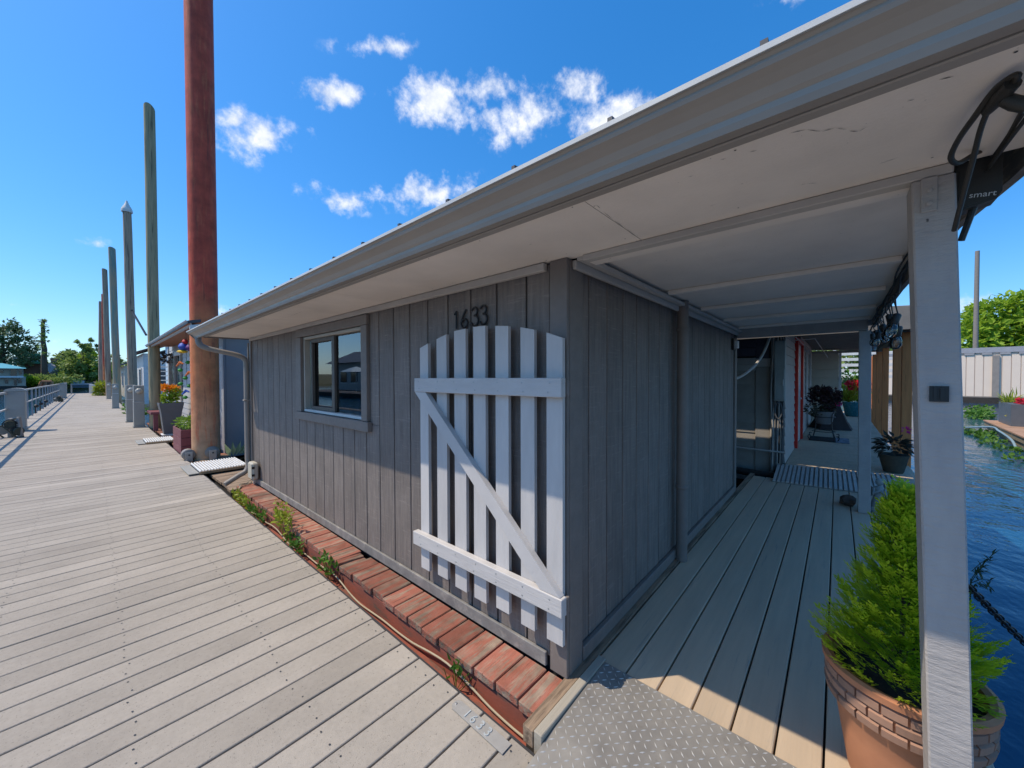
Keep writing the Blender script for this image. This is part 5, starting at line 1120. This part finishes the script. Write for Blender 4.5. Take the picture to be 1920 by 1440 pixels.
# taupe board-and-batten houseboat
ha, hb = gz(1640, 740, 0), gz(1990, 748, 0); hd = (hb - ha); hd.z = 0; HL = hd.length; hd.normalize(); hn = Vector((-hd.y, hd.x, 0))
if hn.dot(ha) < 0: hn = -hn
tb_ = thing('taupe_houseboat', (ha + hb) / 2, 'taupe board-and-batten houseboat with a flat grey roof across the channel', 'houseboat')
HT = gx(1812, 660, gz(1812, 745, 0).x).z
def hbx(name, s0, s1, d0, d1, z0, z1, m, par):
    b = MB(); b.v = [ha + hd * s + hn * d + Vector((0, 0, z)) for z in (z0, z1) for (s, d) in ((s0, d0), (s1, d0), (s1, d1), (s0, d1))]
    b.f = [(0, 3, 2, 1), (4, 5, 6, 7), (0, 1, 5, 4), (1, 2, 6, 5), (2, 3, 7, 6), (3, 0, 4, 7)]; return b.obj(name, m, par)
hbx('wall', 0, HL, .05, 7, 0, HT, M_TAUPE, tb_); hbx('float', -.2, HL + .2, -.1, 7, WZ - .2, -.02, M_DARKWOOD, tb_)
np_ = 22
for k in range(np_):
    s0 = HL * k / np_; hbx('siding_panel', s0 + .02, s0 + HL / np_ - .02, .0, .048, .06, HT - .22, M_TAUPE, tb_); 
    if k % 2 == 0: hbx('rafter_tail', s0 - .1, s0 + .35, -.065, .0, HT - .2, HT - .06, M_LAPG, tb_)
hbx('downpipe', HL * .68, HL * .68 + .3, -.12, -.01, 0, HT - .25, M_SPOUT, tb_)
hbx('roof', -.2, HL + .2, -.07, 7.4, HT - .05, HT + .32, mat('grey_roof_edge', (.36, .36, .38), rough=.5), tb_)
hbx('base_board', -.1, HL + .1, -.03, .0, -.02, .055, M_SPOUT, tb_)
# foliage helpers for trees
def tree(name, base, trunk_h, crown, m, label, n=2600, ls=.5, group=None, tr=.25, cat='tree'):
    t = thing(name, base, label, cat, group); base = Vector(base)
    b = MB(); top = base + Vector((0, 0, trunk_h)); b.tube([base - Vector((0, 0, .5)), base + Vector((rnd.uniform(-.2, .2), 0, trunk_h * .5)), top], [tr, tr * .75, tr * .3], 8)
    for (cx_, cy_, cz_, r, sq) in crown:
        c = base + Vector((cx_, cy_, cz_)); b.tube([base + Vector((0, 0, trunk_h * .45)), (c + base + Vector((0, 0, trunk_h * .6))) / 2, c], [tr * .45, tr * .3, tr * .1], 5)
    b.obj('trunk', M_BARK, t, True)
    b = MB(); tot = sum(c[3] ** 2 for c in crown)
    for (cx_, cy_, cz_, r, sq) in crown:
        c = base + Vector((cx_, cy_, cz_)); k = int(n * r * r / tot); nc = max(6, k // 28)
        for _ in range(nc):
            d = rv().normalized(); cl = c + Vector((d.x, d.y, d.z * sq)) * r * rnd.uniform(.55, 1.02)
            for _ in range(28):
                p_ = cl + rv(r * .24); b.leaf(p_, (d + rv(.8)), d + Vector((0, 0, .8)) + rv(.5), ls * rnd.uniform(.6, 1.3), ls * .62 * rnd.uniform(.6, 1.2))
    b.raw('crown', m, t)
    return t
tb0 = gd(1900, 700, 78); tb0.z = 1.5
tree('maple_tree', tb0, 5.5, [(0, 0, 5.4, 4.6, .8), (4, -5, 5.6, 4.6, .8), (-3, 4, 4.4, 3.8, .8), (2, -11, 5.4, 4.6, .8), (-1, 1, 7.8, 2.8, .7), (3, -4, 8.2, 3.2, .7), (2, -14, 7.4, 3.2, .7), (0, -3, 3, 5, .7)], M_TREEB, 'big bright green maple tree behind the taupe houseboat', 15000, .75)
pp = gd(1829, 660, 60); tag(lathe('grey_pole', [(.2, 0), (.18, 8), (.16, 14.6)], (pp.x, pp.y, -.5), mat('pole_grey', (.26, .23, .20), rough=.9), None, 12), 'grey timber pole in front of the maple tree', 'pole')
for k, (u, dist, h_, r) in enumerate(((1500, 95, 7, 5), (1560, 105, 9, 5.5), (1620, 95, 6.5, 5), (1690, 105, 8, 5), (1740, 95, 6, 5), (1440, 100, 8, 5), (2000, 85, 9, 6))):
    p_ = gd(u, 700, dist); p_.z = 1.2
    tree('shore_tree', p_, h_ * .6, [(rnd.uniform(-2, 2), rnd.uniform(-2, 2), h_ * .55, r * .8, .8), (2, -3, h_ * .5, r * .7, .8), (-2, 3, h_ * .45, r * .7, .8), (0, 0, h_ * .85, r * .6, .8)], M_TREE, ['round tree seen left of the far porch post', 'tall tree behind the rear house', 'tree in the gap right of the far post', 'tree behind the cedar posts', 'tree hidden behind the big post', 'tree far behind the rear house roof', 'tree at the right beyond the maple'][k], 1600, .8, 'trees on the far shore')
# ------------------------------------------------------------------ far bank seen along the dock
def at(u, v, d): return gd(u, v, d)
BD = 92
def bx(name, u0, u1, v0, v1, d0, d1, m, par): # upright slab between two sight lines at a given distance, with real depth
    a, c = at(u0, 700, d0), at(u1, 700, d0); za, zc = at((u0 + u1) / 2, v1, d0).z, at((u0 + u1) / 2, v0, d0).z
    e = (c - a); e.z = 0; nrm = Vector((-e.y, e.x, 0)).normalized()
    if nrm.dot(a) < 0: nrm = -nrm
    a.z = c.z = 0; b = MB(); b.v = [p + Vector((0, 0, z)) for z in (za, zc) for p in (a, c, c + nrm * d1, a + nrm * d1)]
    b.f = [(0, 3, 2, 1), (4, 5, 6, 7), (0, 1, 5, 4), (1, 2, 6, 5), (2, 3, 7, 6), (3, 0, 4, 7)]; return b.obj(name, m, par)
M_TEALR = mat('turquoise_roof', (.10, .38, .42), (.08, .32, .38), rough=.5); M_CRM = mat('cream_boat_wall', (.50, .45, .36), rough=.7); M_DKW = mat('dark_window', (.06, .065, .07)); M_BRK = mat('brown_bulkhead', (.20, .10, .065), (.15, .085, .06), rough=.85, scale=.6)
t = thing('turquoise_houseboat', at(22, 735, 78), 'two-storey cream houseboat with a turquoise roof on the far bank', 'houseboat')
bx('lower_wall', -40, 48, 706, 724, 78, 7, M_CRM, t); bx('upper_wall', -40, 44, 688, 706.2, 78.6, 6, M_CRM, t); bx('balcony', -42, 44, 705, 708, 77, 1.5, M_WHITE, t)
for (u0, u1, v0, v1) in ((0, 6, 694, 699), (20, 31, 692, 705), (36, 42, 694, 702), (9, 15, 711, 719), (26, 31, 711, 722), (34, 40, 711, 718)): w_ = bx('window', u0, u1, v0, v1, 77.9 if v0 > 700 else 78.5, .1, M_DKW, t); bx('frame', u0 - .6, u1 + .6, v0 - .7, v0 - .05, 77.85 if v0 > 700 else 78.45, .1, M_WHITE, w_)
a, c = at(-44, 690, 77), at(49, 691, 77); pk_ = at(5, 681, 82); bk = at(49, 690, 89); bl_ = at(-44, 690, 89)
mesh('roof', [a, c, bk, bl_, pk_, pk_ + Vector((-6, 3, 0))], [(0, 1, 4, 5), (1, 2, 4), (2, 3, 5, 4), (3, 0, 5), (0, 3, 2, 1)], M_TEALR, t)
bx('float', -44, 50, 724, 731, 77, 8, M_DARKWOOD, t)
t = thing('green_white_building', at(55, 670, 118), 'white building with a green band behind the bare trunk', 'building')
bx('wall', 26, 78, 669, 684, 118, 10, M_WHITE, t); bx('band', 30, 77, 662, 669, 117.5, 8, mat('sign_green', (.02, .17, .10)), t); bx('awning', 60, 78, 677, 682, 117, 1, mat('sign_green', (.02, .17, .10)), t)
for u in (33, 45, 57, 65): bx('window', u, u + 5, 672, 677, 117.8, .2, M_DKW, t)
t = thing('bank_house', at(118, 680, 100), 'low cream house with dark windows on the brown bulkhead', 'house')
bx('wall', 96, 144, 674, 686, 100, 8, M_CRM, t); bx('roof', 94, 146, 672.3, 674, 99.5, 9, M_LAPG, t)
for u in (99, 108, 128, 136): bx('window', u, u + 7.5, 677, 683, 99.8, .15, M_DKW, t)
t = thing('bulkhead', at(100, 695, 97), 'brown retaining wall along the far bank', 'wall')
bx('wall', 40, 200, 684, 708, 97, 3, M_BRK, t); bx('cap', 40, 200, 682.6, 684, 96.7, 3.5, M_BARK, t); bx('opening', 116, 124, 691, 699, 96.9, .05, M_DKW, t)
b = MB(); b.tube([at(96, 686, 95), at(103, 700, 93)], .55, 6); tag(b.obj('gangway', M_LAPG), 'pale sloping gangway against the brown bulkhead', 'gangway')
t = thing('work_raft', at(85, 730, 80), 'wooden raft with an orange frame at the far bank', 'raft')
bx('raft_deck', 70, 101, 724, 728, 80, 4, M_DARKWOOD, t)
for (u0, v0, u1, v1) in ((73, 725, 78, 715), (78, 715, 97, 715), (97, 715, 98, 725), (85, 715, 84, 727)): tube('beam', [at(u0, v0, 80), at(u1, v1, 80)], .16, mat('orange_beam', (.5, .22, .10)), t, 5)
bx('red_drum', 75, 79, 717, 724, 82, 1, mat('drum_red', (.4, .05, .06)), t); bx('cabin', 80, 95, 717, 724, 82, 2, M_BARK, t)
t = thing('moored_barge', at(150, 722, 86), 'low pale barge moored beyond the dock end', 'barge')
bx('hull', 132, 172, 722, 727, 84, 6, mat('barge_hull', (.12, .14, .16)), t); bx('deckhouse', 133, 158, 714, 719, 86, 4, M_BLUEW, t); bx('gunwale', 132, 172, 719, 722, 83.8, 6.4, M_LAPG, t)
t = thing('red_dinghy', at(125, 722, 86), 'small red dinghy on the far bank', 'boat'); bx('hull', 122, 129, 719, 724, 86, 2, mat('drum_red', (.4, .05, .06)), t); bx('seat', 123.5, 127.5, 718.2, 718.9, 86.3, .5, M_WHITE, t)
# bare trunk
t = thing('bare_trunk', at(83, 700, 88), 'tall bare trunk with a few leaf tufts on the far bank', 'tree')
q = [at(u, v, 88) for u, v in ((83, 708), (83, 690), (82.5, 672), (83.5, 655), (80.5, 640), (81, 622), (80, 610), (82.5, 599))]; tube('trunk', q, [.36, .33, .30, .27, .25, .22, .20, .16], M_BARK, t, 8); tube('branch', [q[-2], at(79, 601, 88)], [.14, .08], M_BARK, t, 6)
for (u, v) in ((84, 612), (85, 622), (79, 630), (85, 636), (80, 602), (86, 664), (78, 650)): b = MB(); leaves_ball(b, at(u, v, 87.6), .32, 26, .32, .22); b.raw('leaf_tuft', M_TREE, t)
p_ = at(8, 700, 96); p_.z = 2
tree('conifer_tree', p_, 7.5, [(0, 0, 3, 2.6, .8), (-1.2, .6, 4.6, 2.4, .8), (.9, -.3, 5, 2.2, .8), (0, 0, 6.4, 2.1, .8), (-.5, 0, 8, 1.5, .9), (2.4, -.5, 3.4, 1.6, .7), (1.4, 0, 6.4, 1.3, .8), (-3.6, 1.8, 4, 2.8, .8)], M_CONIF, 'dark leafy tree above the turquoise roof', 5200, .45)
for k, (u, d, h_, r, m_) in enumerate(((118, 112, 6.5, 3.2, M_TREE), (128, 108, 8.2, 2.6, M_CONIF), (150, 94, 7.5, 4.4, M_TREE), (165, 92, 6, 3.6, M_TREEB), (176, 100, 9, 3, M_CONIF), (156, 90, 9.5, 3.2, M_TREE), (66, 124, 8, 2.0, M_CONIF), (94, 122, 6, 2.4, M_TREE), (215, 110, 6, 4, M_TREE), (250, 115, 7, 4, M_TREE), (-40, 100, 9, 5, M_CONIF), (-110, 110, 10, 6, M_TREE))):
    p_ = at(u, 700, d); p_.z = 1.5
    h_ *= .62; r *= .8
    tree('bank_tree', p_, h_ * .8, [(0, 0, h_ * .45, r * .75, .9), (r * .3, -r * .3, h_ * .3, r * .7, .8), (-r * .35, r * .2, h_ * .35, r * .65, .8), (0, 0, h_ * .75, r * .5, 1.0), (.2, 0, h_ * .95, r * .28, 1.2)], m_,
         ['small tree behind the low cream house', 'dark pointed tree behind the cream house roof', 'large green tree at the bank right of the cream house', 'bright green tree next to the farthest pile', 'dark tree top behind the farthest pile', 'tall green tree over the moored barge', 'dark tree beside the green band building', 'tree right of the bare trunk', 'tree behind the brown roofed house', 'tree behind the blue house', 'dark tree beyond the left edge', 'tree left of the turquoise houseboat'][k], 1500, .55, 'trees on the river bank')
b = MB()
for k in range(80):
    u = rnd.uniform(44, 150); leaves_ball(b, at(u, rnd.uniform(708, 721), rnd.uniform(84, 92)), rnd.uniform(.5, .85), 70, .34, .25, .8)
tag(b.raw('bank_shrubs', M_TREE), 'mass of green shrubs along the foot of the far bank', 'shrubs', kind='stuff')
b = MB()
for k in range(5): leaves_ball(b, at(52 + 2 * k, 713 + k * .8, 83), .7, 110, .3, .22, .8)
tag(b.raw('round_shrub', M_TREEB), 'rounded bright shrub beside the turquoise houseboat', 'shrub')

# ------------------------------------------------------------------ houseboat across the water (seen mirrored in the window)
t = thing('opposite_houseboat', (-17, 40, WZ), 'grey houseboat mirrored in the window pane', 'houseboat')
b = MB(); b.box((-23, 34, WZ - .1), (-14, 47, .1)); b.obj('float', M_DARKWOOD, t)
b = MB(); b.box((-22, 36, .1), (-16.5, 46, 3.2)); b.obj('wall', M_LAP, t)
b = MB(); b.prism([(-23, 3.2), (-19.2, 4.8), (-15.6, 3.2)], 'y', 35.4, 46.6); b.obj('roof', M_ROOF, t)
for k in range(3): w_ = box('window', (-16.49, 37.5 + 2.6 * k, 1.0), (-16.44, 39 + 2.6 * k, 2.3), M_DKW, t); box('frame', (-16.495, 37.35 + 2.6 * k, .85), (-16.46, 39.15 + 2.6 * k, .99), M_WHITE, w_)
t = thing('patio_umbrella', (-13.9, 36.5, .1), 'pale blue patio umbrella mirrored in the window pane', 'umbrella')
tube('pole', [(-14.6, 36.5, .1), (-14.6, 36.5, 2.6)], .04, M_WHITE, t, 8); lathe('canopy', [(1.6, 2.1), (1.55, 2.13), (.8, 2.42), (.05, 2.65)], (-14.6, 36.5, 0), mat('canvas_blue', (.35, .5, .6)), t, 8, False)
for k, (x_, y_) in enumerate(((-60, 70), (-75, 88), (-50, 96), (-90, 60))): tree('mirror_tree', (x_ - 10, y_ + 8, 2), 6, [(0, 0, 5, 4, .8), (3, 2, 4, 3.4, .8), (-3, 0, 4, 3.4, .8), (0, 0, 8, 2.6, .8)], M_TREE, ['first bank tree mirrored in the window', 'second bank tree mirrored in the window', 'third bank tree mirrored in the window', 'fourth bank tree mirrored in the window'][k], 900, .7, 'trees mirrored in the window')
